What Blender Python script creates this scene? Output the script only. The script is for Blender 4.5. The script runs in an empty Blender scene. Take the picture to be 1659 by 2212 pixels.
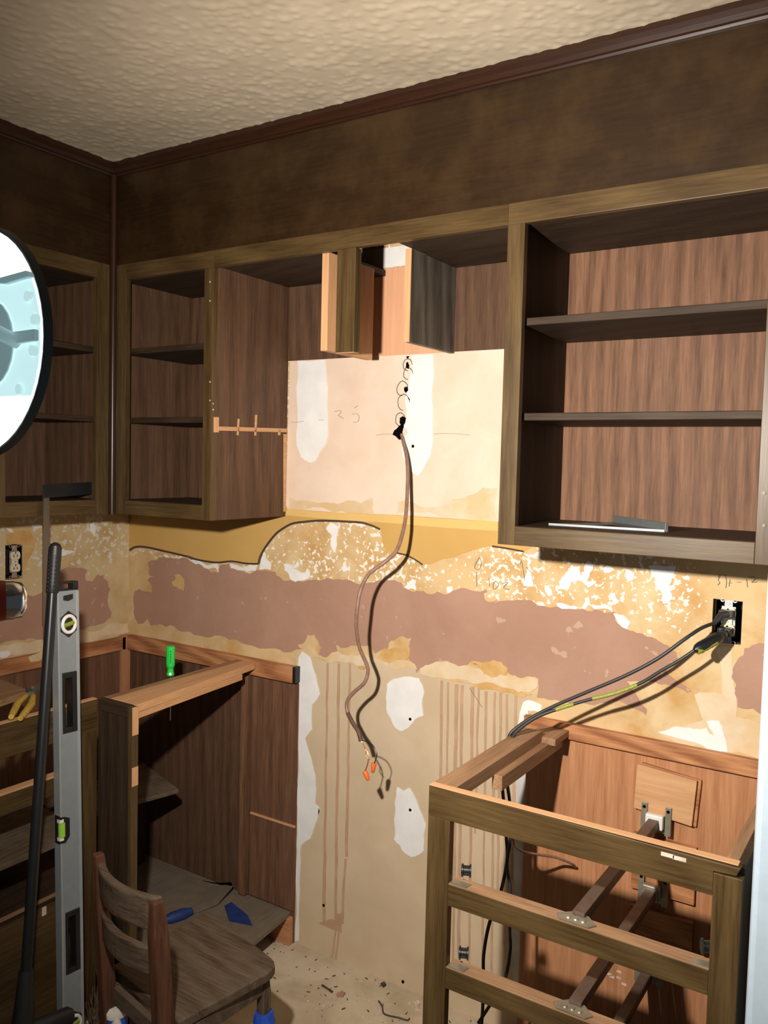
import bpy, math, random
from mathutils import Vector, Matrix
random.seed(7)
S = bpy.context.scene
COL = S.collection

# ------------------------------------------------------------------ camera
W, H, FP = 1659.0, 2212.0, 1828.1
YAW, PITCH, ROLL = 0.573364, 0.058516, 0.024857
CAM = Vector((2.406, -2.046, 1.523))
fwd = Vector((-math.sin(YAW) * math.cos(PITCH), math.cos(YAW) * math.cos(PITCH), -math.sin(PITCH)))
rt0 = Vector((math.cos(YAW), math.sin(YAW), 0))
up0 = rt0.cross(fwd)
RT = rt0 * math.cos(ROLL) + up0 * math.sin(ROLL)
UP = -rt0 * math.sin(ROLL) + up0 * math.cos(ROLL)
cd = bpy.data.cameras.new('camera')
cam = bpy.data.objects.new('camera', cd)
COL.objects.link(cam)
cd.sensor_fit = 'HORIZONTAL'
cd.sensor_width = 36.0
cd.lens = FP / W * 36.0
cd.clip_start = 0.05
m = Matrix.Identity(4)
for i in range(3):
    m[i][0], m[i][1], m[i][2], m[i][3] = RT[i], UP[i], -fwd[i], CAM[i]
cam.matrix_world = m
S.camera = cam

# ------------------------------------------------------------------ world, key light, exposure
wd = bpy.data.worlds.new('world')
S.world = wd
wd.use_nodes = True
bg = wd.node_tree.nodes['Background']
bg.inputs[0].default_value = (0.92, 0.96, 1.0, 1)
bg.inputs[1].default_value = 0.045
LAMP = Vector((1.7165, -1.6243, 1.6161))       # centre of the work lamp's dish
LAMP_AIM = Vector((-0.09, 1.0, -0.10)).normalized()
KEY_W = 168.0
S.view_settings.view_transform = 'Standard'
S.view_settings.look = 'None'
S.view_settings.exposure = 0.0
S.view_settings.gamma = 1.0
S.view_settings.use_curve_mapping = False


def ray(x, y):
    return (RT * ((x - W / 2) / FP) - UP * ((y - H / 2) / FP) + fwd)


def PY(x, y, Y=0.0):
    d = ray(x, y)
    return CAM + d * ((Y - CAM.y) / d.y)


def PX(x, y, X=0.0):
    d = ray(x, y)
    return CAM + d * ((X - CAM.x) / d.x)


def PZ(x, y, Z=0.0):
    d = ray(x, y)
    return CAM + d * ((Z - CAM.z) / d.z)


# ------------------------------------------------------------------ materials
MATS = {}


def new_mat(name):
    m = bpy.data.materials.new(name)
    m.use_nodes = True
    nt = m.node_tree
    for n in list(nt.nodes):
        nt.nodes.remove(n)
    out = nt.nodes.new('ShaderNodeOutputMaterial')
    b = nt.nodes.new('ShaderNodeBsdfPrincipled')
    nt.links.new(b.outputs[0], out.inputs[0])
    return m, nt, b


def N(nt, t, **kw):
    n = nt.nodes.new(t)
    for k, v in kw.items():
        setattr(n, k, v)
    return n


def c4(c):
    return (c[0], c[1], c[2], 1)


def coords(nt, scale=(1, 1, 1), loc=(0, 0, 0)):
    tc = N(nt, 'ShaderNodeTexCoord')
    mp = N(nt, 'ShaderNodeMapping')
    mp.inputs['Scale'].default_value = scale
    mp.inputs['Location'].default_value = loc
    nt.links.new(tc.outputs['Object'], mp.inputs[0])
    return mp.outputs[0]


def noise(nt, vec, scale, detail=4, rough=0.55, dist=0.0):
    n = N(nt, 'ShaderNodeTexNoise')
    n.inputs['Scale'].default_value = scale
    n.inputs['Detail'].default_value = detail
    n.inputs['Roughness'].default_value = rough
    n.inputs['Distortion'].default_value = dist
    nt.links.new(vec, n.inputs['Vector'])
    return n.outputs['Fac']


def ramp(nt, fac, stops):
    r = N(nt, 'ShaderNodeValToRGB')
    e = r.color_ramp.elements
    while len(e) < len(stops):
        e.new(0.5)
    for i, (p, c) in enumerate(stops):
        e[i].position = p
        e[i].color = c4(c) if not isinstance(c, float) else (c, c, c, 1)
    nt.links.new(fac, r.inputs[0])
    return r.outputs[0]


def mix(nt, fac, a, b, mode='MIX'):
    n = N(nt, 'ShaderNodeMix', data_type='RGBA', blend_type=mode)
    for s, v in ((n.inputs['Factor'], fac), (n.inputs['A'], a), (n.inputs['B'], b)):
        if isinstance(v, (int, float)):
            s.default_value = v
        elif isinstance(v, (tuple, list)):
            s.default_value = c4(v)
        else:
            nt.links.new(v, s)
    # colour sockets of the Mix node are indices 6, 7
    return n.outputs['Result']


def mixc(nt, fac, a, b, mode='MIX'):
    n = N(nt, 'ShaderNodeMix', data_type='RGBA', blend_type=mode)
    for idx, v in ((0, fac), (6, a), (7, b)):
        s = n.inputs[idx]
        if isinstance(v, (int, float)):
            s.default_value = v
        elif isinstance(v, (tuple, list)):
            s.default_value = c4(v)
        else:
            nt.links.new(v, s)
    return n.outputs[2]


def bump(nt, b, fac, strength=0.3, dist=0.002):
    bp = N(nt, 'ShaderNodeBump')
    bp.inputs['Strength'].default_value = strength
    bp.inputs['Distance'].default_value = dist
    nt.links.new(fac, bp.inputs['Height'])
    nt.links.new(bp.outputs[0], b.inputs['Normal'])


def plain(name, col, rough=0.5, metal=0.0, var=0.0, spec=0.5, vscale=40):
    if name in MATS:
        return MATS[name]
    m, nt, b = new_mat(name)
    b.inputs['Roughness'].default_value = rough
    b.inputs['Metallic'].default_value = metal
    b.inputs['Specular IOR Level'].default_value = spec
    v = coords(nt)
    f = noise(nt, v, vscale, 4)
    k = max(var, 0.05)
    lo = tuple(c * (1 - k) for c in col)
    hi = tuple(min(1, c * (1 + k)) for c in col)
    nt.links.new(ramp(nt, f, [(0.3, lo), (0.7, hi)]), b.inputs['Base Color'])
    MATS[name] = m
    return m


def wood(name, axis, dark, light, scale=1.0, rough=0.5, spec=0.4, blotch=0.0, blotch_col=(0, 0, 0), figure=0.4):
    """Stretched-grain wood; axis = grain direction."""
    key = name + '_' + axis
    if key in MATS:
        return MATS[key]
    m, nt, b = new_mat(key)
    a = {'x': 0, 'y': 1, 'z': 2}[axis]
    sc = [1.0, 1.0, 1.0]
    sc[a] = 0.055
    v = coords(nt, tuple(sc))
    fine = noise(nt, v, 170 * scale, 4, 0.65)
    broad = noise(nt, v, 34 * scale, 3, 0.5, 0.8)
    sc2 = [1.0, 1.0, 1.0]
    sc2[a] = 0.16
    v2 = coords(nt, tuple(sc2), (3.1, 1.7, 0.4))
    fig = N(nt, 'ShaderNodeTexWave', wave_type='RINGS', rings_direction='SPHERICAL')
    fig.inputs['Scale'].default_value = 9 * scale
    fig.inputs['Distortion'].default_value = 7
    fig.inputs['Detail'].default_value = 2
    nt.links.new(v2, fig.inputs[0])
    mm = N(nt, 'ShaderNodeMath', operation='MULTIPLY')
    nt.links.new(fine, mm.inputs[0])
    mm.inputs[1].default_value = 0.55
    mm1 = N(nt, 'ShaderNodeMath', operation='MULTIPLY_ADD')
    nt.links.new(broad, mm1.inputs[0])
    mm1.inputs[1].default_value = 0.18
    nt.links.new(mm.outputs[0], mm1.inputs[2])
    mm2 = N(nt, 'ShaderNodeMath', operation='MULTIPLY_ADD')
    nt.links.new(fig.outputs['Fac'], mm2.inputs[0])
    mm2.inputs[1].default_value = figure * 0.22
    nt.links.new(mm1.outputs[0], mm2.inputs[2])
    mid = tuple((p + q) / 2 for p, q in zip(dark, light))
    o = 0.365 + figure * 0.11
    col = ramp(nt, mm2.outputs[0], [(o - 0.17, dark), (o, mid), (o + 0.17, light)])
    if blotch > 0:
        v3 = coords(nt)
        bf = ramp(nt, noise(nt, v3, 7, 4, 0.65), [(0.45, 0.0), (0.7, 1.0)])
        mb = N(nt, 'ShaderNodeMath', operation='MULTIPLY')
        nt.links.new(bf, mb.inputs[0])
        mb.inputs[1].default_value = blotch
        col = mixc(nt, mb.outputs[0], col, blotch_col)
    nt.links.new(col, b.inputs['Base Color'])
    b.inputs['Roughness'].default_value = rough
    b.inputs['Specular IOR Level'].default_value = spec
    bump(nt, b, fine, 0.12, 0.001)
    MATS[key] = m
    return m


def FRONT(a):      # olive-brown stained face frames
    return wood('stained_frame', a, (0.038, 0.021, 0.0068), (0.122, 0.076, 0.029), 0.9, 0.38, 0.33, 0.4, (0.064, 0.036, 0.012), figure=0.5)


def SOFFIT(a):
    return wood('stained_soffit', a, (0.017, 0.0075, 0.0025), (0.034, 0.0165, 0.0055), 0.8, 0.38, 0.35, 0.55, (0.062, 0.034, 0.012), figure=0.15)


def CROWN(a):
    return wood('red_brown_moulding', a, (0.020, 0.0075, 0.004), (0.042, 0.016, 0.007), 1.0, 0.30, 0.4, figure=0.1)


def INNER(a):      # brown stained plywood inside the cabinets
    return wood('stained_interior', a, (0.060, 0.030, 0.016), (0.155, 0.083, 0.047), 1.0, 0.6, 0.22, 0.45, (0.080, 0.045, 0.030), figure=0.5)


def INNER2(a):
    return wood('red_brown_interior', a, (0.085, 0.039, 0.020), (0.255, 0.130, 0.071), 1.0, 0.6, 0.2, 0.35, (0.125, 0.066, 0.041), figure=0.6)


def DARK(a):
    return wood('dark_stained_board', a, (0.018, 0.011, 0.006), (0.060, 0.037, 0.022), 1.0, 0.6, 0.2)


def BASEIN(a):
    return wood('red_plywood', a, (0.34, 0.140, 0.060), (0.58, 0.285, 0.140), 0.9, 0.6, 0.2, 0.3, (0.42, 0.20, 0.10), figure=0.3)


def RAW(a):
    return wood('raw_pine', a, (0.50, 0.255, 0.115), (0.68, 0.40, 0.205), 0.8, 0.6, 0.25, figure=0.25)


def RAWBROWN(a):
    return wood('aged_raw_board', a, (0.20, 0.105, 0.050), (0.44, 0.26, 0.14), 0.9, 0.6, 0.25, 0.3, (0.24, 0.14, 0.08))


def CLEAT(a):
    return wood('red_fir_cleat', a, (0.26, 0.095, 0.035), (0.58, 0.27, 0.12), 1.3, 0.55, 0.3, figure=0.9)


def WORN(a):
    return wood('worn_chair_wood', a, (0.030, 0.016, 0.010), (0.17, 0.12, 0.078), 1.4, 0.6, 0.3, 0.45, (0.15, 0.115, 0.08))


def WORNRED(a):
    return wood('worn_red_chair_wood', a, (0.045, 0.017, 0.009), (0.15, 0.062, 0.032), 1.4, 0.55, 0.3, 0.5, (0.07, 0.042, 0.028))


BLACK = plain('black_plastic', (0.012, 0.013, 0.014), 0.35)
BLACKR = plain('black_rubber', (0.015, 0.015, 0.015), 0.5)
CORD = plain('dark_cord_rubber', (0.028, 0.027, 0.026), 0.42)
STEEL = plain('brushed_steel', (0.42, 0.42, 0.42), 0.35, 1.0)
DULL = plain('dull_zinc_metal', (0.36, 0.33, 0.25), 0.5, 0.7, 0.2)
BROWNMETAL = plain('brown_painted_metal', (0.12, 0.08, 0.06), 0.45, 0.3, 0.2)
CHROME = plain('polished_chrome', (0.75, 0.75, 0.76), 0.12, 1.0)
ALU = plain('level_grey_paint', (0.30, 0.34, 0.36), 0.38, 0.35)
ALUL = plain('level_light_edge', (0.40, 0.45, 0.47), 0.35, 0.4)
WHITE = plain('white_enamel', (0.46, 0.56, 0.64), 0.35)
WHITEP = plain('white_plastic', (0.78, 0.76, 0.70), 0.45)
IVORY = plain('ivory_plastic', (0.70, 0.62, 0.46), 0.4)
HOLE = plain('black_void', (0.004, 0.0035, 0.003), 0.9, spec=0.0)
GREEN = plain('green_translucent_plastic', (0.02, 0.62, 0.08), 0.25)
YELLOW = plain('worn_yellow_grip', (0.58, 0.38, 0.06), 0.5, 0, 0.25, vscale=90)
ORANGE = plain('orange_plastic', (0.85, 0.16, 0.03), 0.45)
BLUE = plain('blue_tape', (0.015, 0.08, 0.50), 0.6, 0, 0.25, vscale=60)
OFFWH = plain('off_white_cloth', (0.68, 0.64, 0.54), 0.9, 0, 0.15)
SHEATH = plain('brown_cable_sheath', (0.26, 0.15, 0.105), 0.45, 0, 0.2, vscale=60)
COPPER = plain('copper_wire', (0.65, 0.26, 0.11), 0.35, 0.8)
GRIT = plain('greenyellow_tape', (0.27, 0.30, 0.04), 0.5, 0, 0.35, vscale=300)
PENCIL = plain('pencil_graphite', (0.25, 0.21, 0.17), 0.7)
BEAD = plain('dark_glue_bead', (0.075, 0.045, 0.035), 0.55)
LINER = wood('dusty_liner', 'y', (0.13, 0.10, 0.07), (0.20, 0.16, 0.115), 1.6, 0.75, 0.2, 0.5, (0.26, 0.21, 0.16), figure=0.1)
GRIME = wood('grimy_shelf_board', 'y', (0.05, 0.035, 0.02), (0.17, 0.12, 0.075), 2.0, 0.7, 0.25, 0.6, (0.22, 0.18, 0.13), figure=0.3)


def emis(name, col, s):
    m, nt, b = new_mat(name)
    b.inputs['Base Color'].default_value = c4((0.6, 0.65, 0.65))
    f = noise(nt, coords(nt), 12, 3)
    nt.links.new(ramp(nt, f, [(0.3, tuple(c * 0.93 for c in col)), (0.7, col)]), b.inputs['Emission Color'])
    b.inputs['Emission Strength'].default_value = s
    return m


GLOW = emis('lamp_back_added_glow', (0.93, 1.0, 1.0), 2.4)  # emission stands in for light reflected off the lamp's metal back
GLOWDIM = emis('lamp_plate_added_glow', (0.60, 0.90, 0.93), 0.95)  # weaker glow added to the bracket plate in place of reflected light
GLOWGREY = emis('lamp_bracket_added_glow', (0.22, 0.36, 0.38), 0.55)  # metal parts given a grey glow, as no light reaches them from behind
GLOWRIVET = emis('rivet_added_glow', (0.6, 0.9, 0.9), 0.8)  # glow added to brighten rivets that are otherwise unlit
LAMPRIM = plain('lamp_dark_rim', (0.035, 0.055, 0.06), 0.4)


def wallpaint(name, lo, hi, scale=9, flecks=None, fleck_col=(0.82, 0.76, 0.66), rough=0.8, bumpy=0.25, extra=None, stretch=(1, 1, 1)):
    m, nt, b = new_mat(name)
    v = coords(nt, stretch)
    f = noise(nt, v, scale, 6, 0.6, 0.4)
    mid = tuple((p + q) / 2 for p, q in zip(lo, hi))
    col = ramp(nt, f, [(0.36, lo), (0.5, mid), (0.64, hi)])
    if extra:
        f2 = ramp(nt, noise(nt, v, scale * 0.45, 5, 0.6), [(0.48, 0.0), (0.62, 1.0)])
        col = mixc(nt, f2, col, extra)
    h = noise(nt, v, 55, 5, 0.6)
    if flecks:
        # ragged flakes where the paint has come off, denser in some areas than others
        f3 = noise(nt, v, flecks[0], 3, 0.5, 0.3)
        dens = noise(nt, v, 5.0, 3, 0.5)
        add = N(nt, 'ShaderNodeMath', operation='MULTIPLY_ADD')
        nt.links.new(dens, add.inputs[0])
        add.inputs[1].default_value = 0.42
        nt.links.new(f3, add.inputs[2])
        if len(flecks) > 2:      # flakes only along one strip of the wall
            tc2 = N(nt, 'ShaderNodeTexCoord')
            sx2 = N(nt, 'ShaderNodeSeparateXYZ')
            nt.links.new(tc2.outputs['Object'], sx2.inputs[0])
            for ax_, p0_, p1_, amt in flecks[2]:
                mr = N(nt, 'ShaderNodeMapRange', clamp=True)
                nt.links.new(sx2.outputs[ax_], mr.inputs[0])
                mr.inputs[1].default_value, mr.inputs[2].default_value = p0_, p1_
                mr.inputs[3].default_value, mr.inputs[4].default_value = amt, 0.0
                sb = N(nt, 'ShaderNodeMath', operation='SUBTRACT')
                nt.links.new(add.outputs[0], sb.inputs[0])
                nt.links.new(mr.outputs[0], sb.inputs[1])
                add = sb
        k = ramp(nt, add.outputs[0], [(flecks[1], 0.0), (flecks[1] + 0.012, 1.0)])
        col = mixc(nt, k, col, fleck_col)
    nt.links.new(col, b.inputs['Base Color'])
    b.inputs['Roughness'].default_value = rough
    b.inputs['Specular IOR Level'].default_value = 0.2
    bump(nt, b, h, bumpy, 0.002)
    return m


OCHRE = wallpaint('ochre_glue_residue', (0.54, 0.32, 0.12), (0.68, 0.51, 0.29), 9, (72, 0.775, ((2, 1.08, 1.20, 0.2), (0, 2.06, 1.93, 0.14))), extra=(0.66, 0.47, 0.24))
OCHREL = wallpaint('ochre_glue_residue_side', (0.50, 0.32, 0.12), (0.62, 0.50, 0.30), 7, (54, 0.79, ((2, 1.0, 1.18, 0.2),)), (0.66, 0.62, 0.54), extra=(0.62, 0.48, 0.27))
MAUVE = wallpaint('mauve_peeled_paint', (0.385, 0.220, 0.150), (0.445, 0.262, 0.185), 4, (30, 0.905), (0.50, 0.33, 0.245), 0.7, 0.5)
YPAINT = wallpaint('mustard_paint', (0.56, 0.34, 0.105), (0.60, 0.37, 0.12), 5, rough=0.5, bumpy=0.08)
YPAINT_LIT = wallpaint('mustard_ledge_lit', (0.70, 0.46, 0.16), (0.74, 0.49, 0.18), 5, rough=0.5, bumpy=0.08)  # paler mustard; the brighter light on the ledge is put into the colour
PEACH = wallpaint('peach_drywall_paper', (0.74, 0.56, 0.42), (0.80, 0.64, 0.51), 6, (60, 1.0), (0.84, 0.70, 0.55), 0.85, 0.1)
TAN = wallpaint('tan_drywall_paper', (0.57, 0.44, 0.285), (0.64, 0.50, 0.34), 5, (70, 0.985), (0.66, 0.54, 0.38), 0.85, 0.1)
CREAM = wallpaint('cream_torn_paper', (0.66, 0.50, 0.32), (0.74, 0.60, 0.42), 14, extra=(0.66, 0.47, 0.24))
PLASTER = wallpaint('white_joint_compound', (0.76, 0.75, 0.72), (0.84, 0.83, 0.80), 12, bumpy=0.12)
PLASTG = wallpaint('grey_joint_compound', (0.50, 0.49, 0.46), (0.72, 0.70, 0.66), 9, bumpy=0.2)
DRIP = wallpaint('brown_drip_stain', (0.46, 0.29, 0.18), (0.53, 0.35, 0.225), 14, bumpy=0.1)
STAIN = wallpaint('amber_stain', (0.55, 0.31, 0.10), (0.66, 0.44, 0.19), 18)
FLOORM = wallpaint('dusty_subfloor', (0.42, 0.33, 0.22), (0.58, 0.47, 0.33), 8, (90, 0.93), (0.16, 0.12, 0.09), 0.85, 0.3, extra=(0.60, 0.50, 0.36))
CEIL = wallpaint('popcorn_texture_paint', (0.47, 0.39, 0.28), (0.57, 0.475, 0.345), 3, rough=0.85, bumpy=0.12)
DEBRIS = plain('dark_debris', (0.06, 0.045, 0.03), 0.8, 0, 0.4)
CHIP = plain('pale_debris', (0.62, 0.50, 0.40), 0.8, 0, 0.3)
BRISTLE = plain('dusty_bristles', (0.14, 0.09, 0.055), 0.9, 0, 0.5, vscale=200)

# ------------------------------------------------------------------ mesh helpers


class MB:
    def __init__(s):
        s.v, s.f = [], []

    def box(s, x0, y0, z0, x1, y1, z1):
        x0, x1 = min(x0, x1), max(x0, x1)
        y0, y1 = min(y0, y1), max(y0, y1)
        z0, z1 = min(z0, z1), max(z0, z1)
        n = len(s.v)
        s.v += [Vector(p) for p in ((x0, y0, z0), (x1, y0, z0), (x1, y1, z0), (x0, y1, z0), (x0, y0, z1), (x1, y0, z1), (x1, y1, z1), (x0, y1, z1))]
        s.f += [[n + i for i in q] for q in ((0, 3, 2, 1), (4, 5, 6, 7), (0, 1, 5, 4), (1, 2, 6, 5), (2, 3, 7, 6), (3, 0, 4, 7))]
        return s

    def prism(s, pts, ext):
        """closed polygon pts extruded along ext (any winding)"""
        pts = [Vector(p) for p in pts]
        ext = Vector(ext)
        nrm = Vector((0, 0, 0))
        for i in range(len(pts)):
            nrm += pts[i].cross(pts[(i + 1) % len(pts)])
        if nrm.dot(ext) < 0:
            pts.reverse()
        n, k = len(s.v), len(pts)
        s.v += pts + [p + ext for p in pts]
        s.f.append([n + i for i in range(k)][::-1])
        s.f.append([n + k + i for i in range(k)])
        for i in range(k):
            j = (i + 1) % k
            s.f.append([n + i, n + j, n + k + j, n + k + i])
        return s

    def tube(s, pts, r, seg=10, smooth=0, cap=True):
        pts = [Vector(p) for p in pts]
        if smooth:
            pts = crom(pts, smooth)
        k = len(pts)
        rs = r if isinstance(r, (list, tuple)) else [r] * k
        if len(rs) != k:
            rs = [rs[0] + (rs[-1] - rs[0]) * i / (k - 1) for i in range(k)]
        n = len(s.v)
        t0 = (pts[1] - pts[0]).normalized()
        a = t0.orthogonal().normalized()
        for i in range(k):
            t = (pts[min(i + 1, k - 1)] - pts[max(i - 1, 0)]).normalized()
            a = (a - t * a.dot(t)).normalized()
            b = t.cross(a)
            for j in range(seg):
                th = 2 * math.pi * j / seg
                s.v.append(pts[i] + (a * math.cos(th) + b * math.sin(th)) * rs[i])
        for i in range(k - 1):
            for j in range(seg):
                j2 = (j + 1) % seg
                s.f.append([n + i * seg + j, n + i * seg + j2, n + (i + 1) * seg + j2, n + (i + 1) * seg + j])
        if cap:
            s.f.append([n + j for j in range(seg)][::-1])
            s.f.append([n + (k - 1) * seg + j for j in range(seg)])
        return s

    def cyl(s, p, q, r, r2=None, seg=20):
        return s.tube([p, q], [r, r if r2 is None else r2], seg)

    def lathe(s, p, axis, prof, seg=28):
        """prof: list of (distance along axis, radius)"""
        ax = Vector(axis).normalized()
        p = Vector(p)
        return s.tube2([p + ax * d for d, r in prof], ax, [r for d, r in prof], seg)

    def tube2(s, pts, ax, rs, seg):
        a = ax.orthogonal().normalized()
        b = ax.cross(a)
        n, k = len(s.v), len(pts)
        for i in range(k):
            for j in range(seg):
                th = 2 * math.pi * j / seg
                s.v.append(pts[i] + (a * math.cos(th) + b * math.sin(th)) * max(rs[i], 1e-5))
        for i in range(k - 1):
            for j in range(seg):
                j2 = (j + 1) % seg
                s.f.append([n + i * seg + j, n + i * seg + j2, n + (i + 1) * seg + j2, n + (i + 1) * seg + j])
        s.f.append([n + j for j in range(seg)][::-1])
        s.f.append([n + (k - 1) * seg + j for j in range(seg)])
        return s

    def xf(s, M):
        s.v = [M @ p for p in s.v]
        return s

    def build(s, name, mat, parent=None, bevel=0.0, smooth=False, seg=2):
        base = parent.matrix_world.translation.copy() if parent is not None else None
        root = parent
        off = Vector((0, 0, 0))
        while root is not None:
            off += Vector(root.location)
            root = root.parent
        me = bpy.data.meshes.new(name)
        me.from_pydata([tuple(p - off) for p in s.v], [], s.f)
        me.materials.append(mat)
        if smooth:
            me.polygons.foreach_set('use_smooth', [True] * len(me.polygons))
        me.update()
        o = bpy.data.objects.new(name, me)
        COL.objects.link(o)
        if parent is not None:
            o.parent = parent
        if bevel:
            b = o.modifiers.new('edge', 'BEVEL')
            b.width = bevel
            b.segments = seg
            b.limit_method = 'ANGLE'
            b.angle_limit = math.radians(40)
        if smooth:
            e = o.modifiers.new('split', 'EDGE_SPLIT')
            e.split_angle = math.radians(50)
        return o


def crom(pts, n):
    out = []
    k = len(pts)
    for i in range(k - 1):
        p0, p1, p2, p3 = pts[max(i - 1, 0)], pts[i], pts[i + 1], pts[min(i + 2, k - 1)]
        for j in range(n):
            t = j / n
            out.append(0.5 * ((2 * p1) + (p2 - p0) * t + (2 * p0 - 5 * p1 + 4 * p2 - p3) * t * t + (3 * p1 - p0 - 3 * p2 + p3) * t ** 3))
    out.append(pts[-1])
    return out


def tag(o, label=None, cat=None, group=None, kind=None):
    if label:
        o['label'] = label
    if cat:
        o['category'] = cat
    if group:
        o['group'] = group
    if kind:
        o['kind'] = kind
    return o


def thing(name, loc, label, cat, group=None):
    o = bpy.data.objects.new(name, None)
    COL.objects.link(o)
    o.location = loc
    o.empty_display_size = 0.05
    return tag(o, label, cat, group)


def B(name, parent, mat, x0, y0, z0, x1, y1, z1, bevel=0.0012):
    return MB().box(x0, y0, z0, x1, y1, z1).build(name, mat, parent, bevel)


def panel_with_holes(axis, lo, hi, a0, a1, z0, z1, holes):
    """slab normal to axis ('y' or 'x') with rectangular openings (a0, a1, z0, z1)"""
    mb = MB()
    xs = sorted({a0, a1, *[h[0] for h in holes], *[h[1] for h in holes]})
    for i in range(len(xs) - 1):
        u0, u1 = xs[i], xs[i + 1]
        cuts = sorted((h[2], h[3]) for h in holes if h[0] <= u0 and h[1] >= u1)
        z = z0
        segs = []
        for c0, c1 in cuts:
            segs.append((z, c0))
            z = c1
        segs.append((z, z1))
        for s0, s1 in segs:
            if axis == 'y':
                mb.box(u0, lo, s0, u1, hi, s1)
            else:
                mb.box(lo, u0, s0, hi, u1, s1)
    return mb


# ------------------------------------------------------------------ room shell
ZC = 2.39
FY = -0.33       # face of the upper cabinets on the back wall
FX = 0.31        # face of the upper cabinets on the left wall
OUTR = (1.996, 2.060, 1.128, 1.228)
OUTL = (-0.484, -0.424, 1.128, 1.238)
floor = tag(MB().box(-0.1, -2.6, -0.05, 3.2, 0.1, -0.0).build('floor', FLOORM), 'dusty bare subfloor with scattered debris', kind='structure')
wall_back = panel_with_holes('y', 0.0, 0.1, -0.1, 3.2, 0.004, 2.45, [OUTR]).build('wall_back', OCHRE)
tag(wall_back, 'stripped kitchen wall with peeling paint and bare drywall', kind='structure')
wall_left = panel_with_holes('x', -0.1, 0.0, -2.6, 0.0, 0.0, 2.45, [OUTL]).build('wall_left', OCHREL)
tag(wall_left, 'stripped side wall with patches of peeled paint', kind='structure')


def popcorn():
    step = 0.0055
    x0, x1, y0, y1 = 0.28, 2.62, -1.62, -0.30
    nx, ny = int((x1 - x0) / step), int((y1 - y0) / step)
    hgt = [[0.0] * (nx + 1) for _ in range(ny + 1)]
    rnd = random.Random(3)
    for _ in range(6500):
        i, j = rnd.randrange(2, nx - 2), rnd.randrange(2, ny - 2)
        a = rnd.uniform(0.0008, 0.0030)
        w = rnd.choice((1, 1, 1, 2))
        for dj in range(-w, w + 1):
            for di in range(-w, w + 1):
                q = 1 - (di * di + dj * dj) / (w + 0.6) ** 2
                if q > 0:
                    hgt[j + dj][i + di] = max(hgt[j + dj][i + di], a * q)
    mb = MB()
    vs = [(x0 + i * step, y0 + j * step, ZC - hgt[j][i]) for j in range(ny + 1) for i in range(nx + 1)]
    r = nx + 1
    fs = [(j * r + i, (j + 1) * r + i, (j + 1) * r + i + 1, j * r + i + 1) for j in range(ny) for i in range(nx)]
    me = bpy.data.meshes.new('ceiling')
    n = len(vs)
    # flat remainder of the slab
    ext = [(-0.1, -2.6, ZC + 0.0005), (3.2, -2.6, ZC + 0.0005), (3.2, 0.1, ZC + 0.0005), (-0.1, 0.1, ZC + 0.0005), (-0.1, -2.6, ZC + 0.06), (3.2, -2.6, ZC + 0.06), (3.2, 0.1, ZC + 0.06), (-0.1, 0.1, ZC + 0.06)]
    fs += [tuple(n + k for k in q) for q in ((0, 3, 2, 1), (4, 5, 6, 7), (0, 1, 5, 4), (1, 2, 6, 5), (2, 3, 7, 6), (3, 0, 4, 7))]
    me.from_pydata(vs + ext, [], fs)
    me.materials.append(CEIL)
    me.polygons.foreach_set('use_smooth', [True] * len(me.polygons))
    o = bpy.data.objects.new('ceiling', me)
    COL.objects.link(o)
    tag(o, 'cream popcorn textured ceiling', kind='structure')


popcorn()

ws = tag(MB().box(FX - 0.006, FY + 0.006, 2.088, 2.75, FY + 0.02, ZC).build('wall_soffit_back', SOFFIT('x')), 'dark stained plywood soffit above the long cabinet run', kind='structure')
ws = tag(MB().box(FX - 0.02, -1.55, 2.088, FX - 0.006, FY + 0.02, ZC).build('wall_soffit_left', SOFFIT('y')), 'dark stained plywood soffit on the side wall', kind='structure')


def crown(name, p0, p1, out, label):
    """small ogee moulding: p0->p1 along the soffit face, out = direction into the room"""
    prof = [(0, 0), (0, -0.036), (0.005, -0.036), (0.007, -0.031), (0.012, -0.029), (0.015, -0.020), (0.022, -0.012), (0.023, 0)]
    p0, p1, out = Vector(p0), Vector(p1), Vector(out)
    mb = MB()
    mb.prism([p0 + out * a + Vector((0, 0, b)) for a, b in prof], p1 - p0)
    return tag(mb.build(name, CROWN('x' if abs(out.y) > 0 else 'y')), label, kind='structure')


crown('trim_1', (FX - 0.006, FY + 0.006, ZC), (2.75, FY + 0.006, ZC), (0, -1, 0), 'red brown crown moulding over the long soffit')
crown('trim_2', (FX - 0.006, -1.55, ZC), (FX - 0.006, FY + 0.006, ZC), (1, 0, 0), 'red brown crown moulding over the short soffit')
tr = MB().cyl((FX + 0.004, FY - 0.004, 1.345), (FX + 0.004, FY - 0.004, ZC - 0.034), 0.011, seg=16).build('trim_3', CROWN('z'), None, smooth=True)
tag(tr, 'rounded corner bead running down the inside corner of the cabinets', kind='structure')

# ------------------------------------------------------------------ wall layers
CR = {'A': (260, 1080, 3.318), 'B': (720, 1080, 3.318), 'C': (1160, 1160, 3.325), 'D': (620, 1400, 3.016), 'E': (620, 1720, 4.879),
      'F': (600, 740, 3.318), 'G': (930, 1640, 3.868), 'L': (0, 1080, 3.95), 'P': (0, 0, 1.0)}


def pix(spec):
    """'A' 10 20 30 40 'B' ... -> list of photo pixels"""
    out, c, buf = [], CR['P'], []
    for t in spec:
        if isinstance(t, str):
            c = CR[t]
        else:
            buf.append(t)
            if len(buf) == 2:
                out.append((c[0] + buf[0] / c[2], c[1] + buf[1] / c[2]))
                buf = []
    return out


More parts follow.
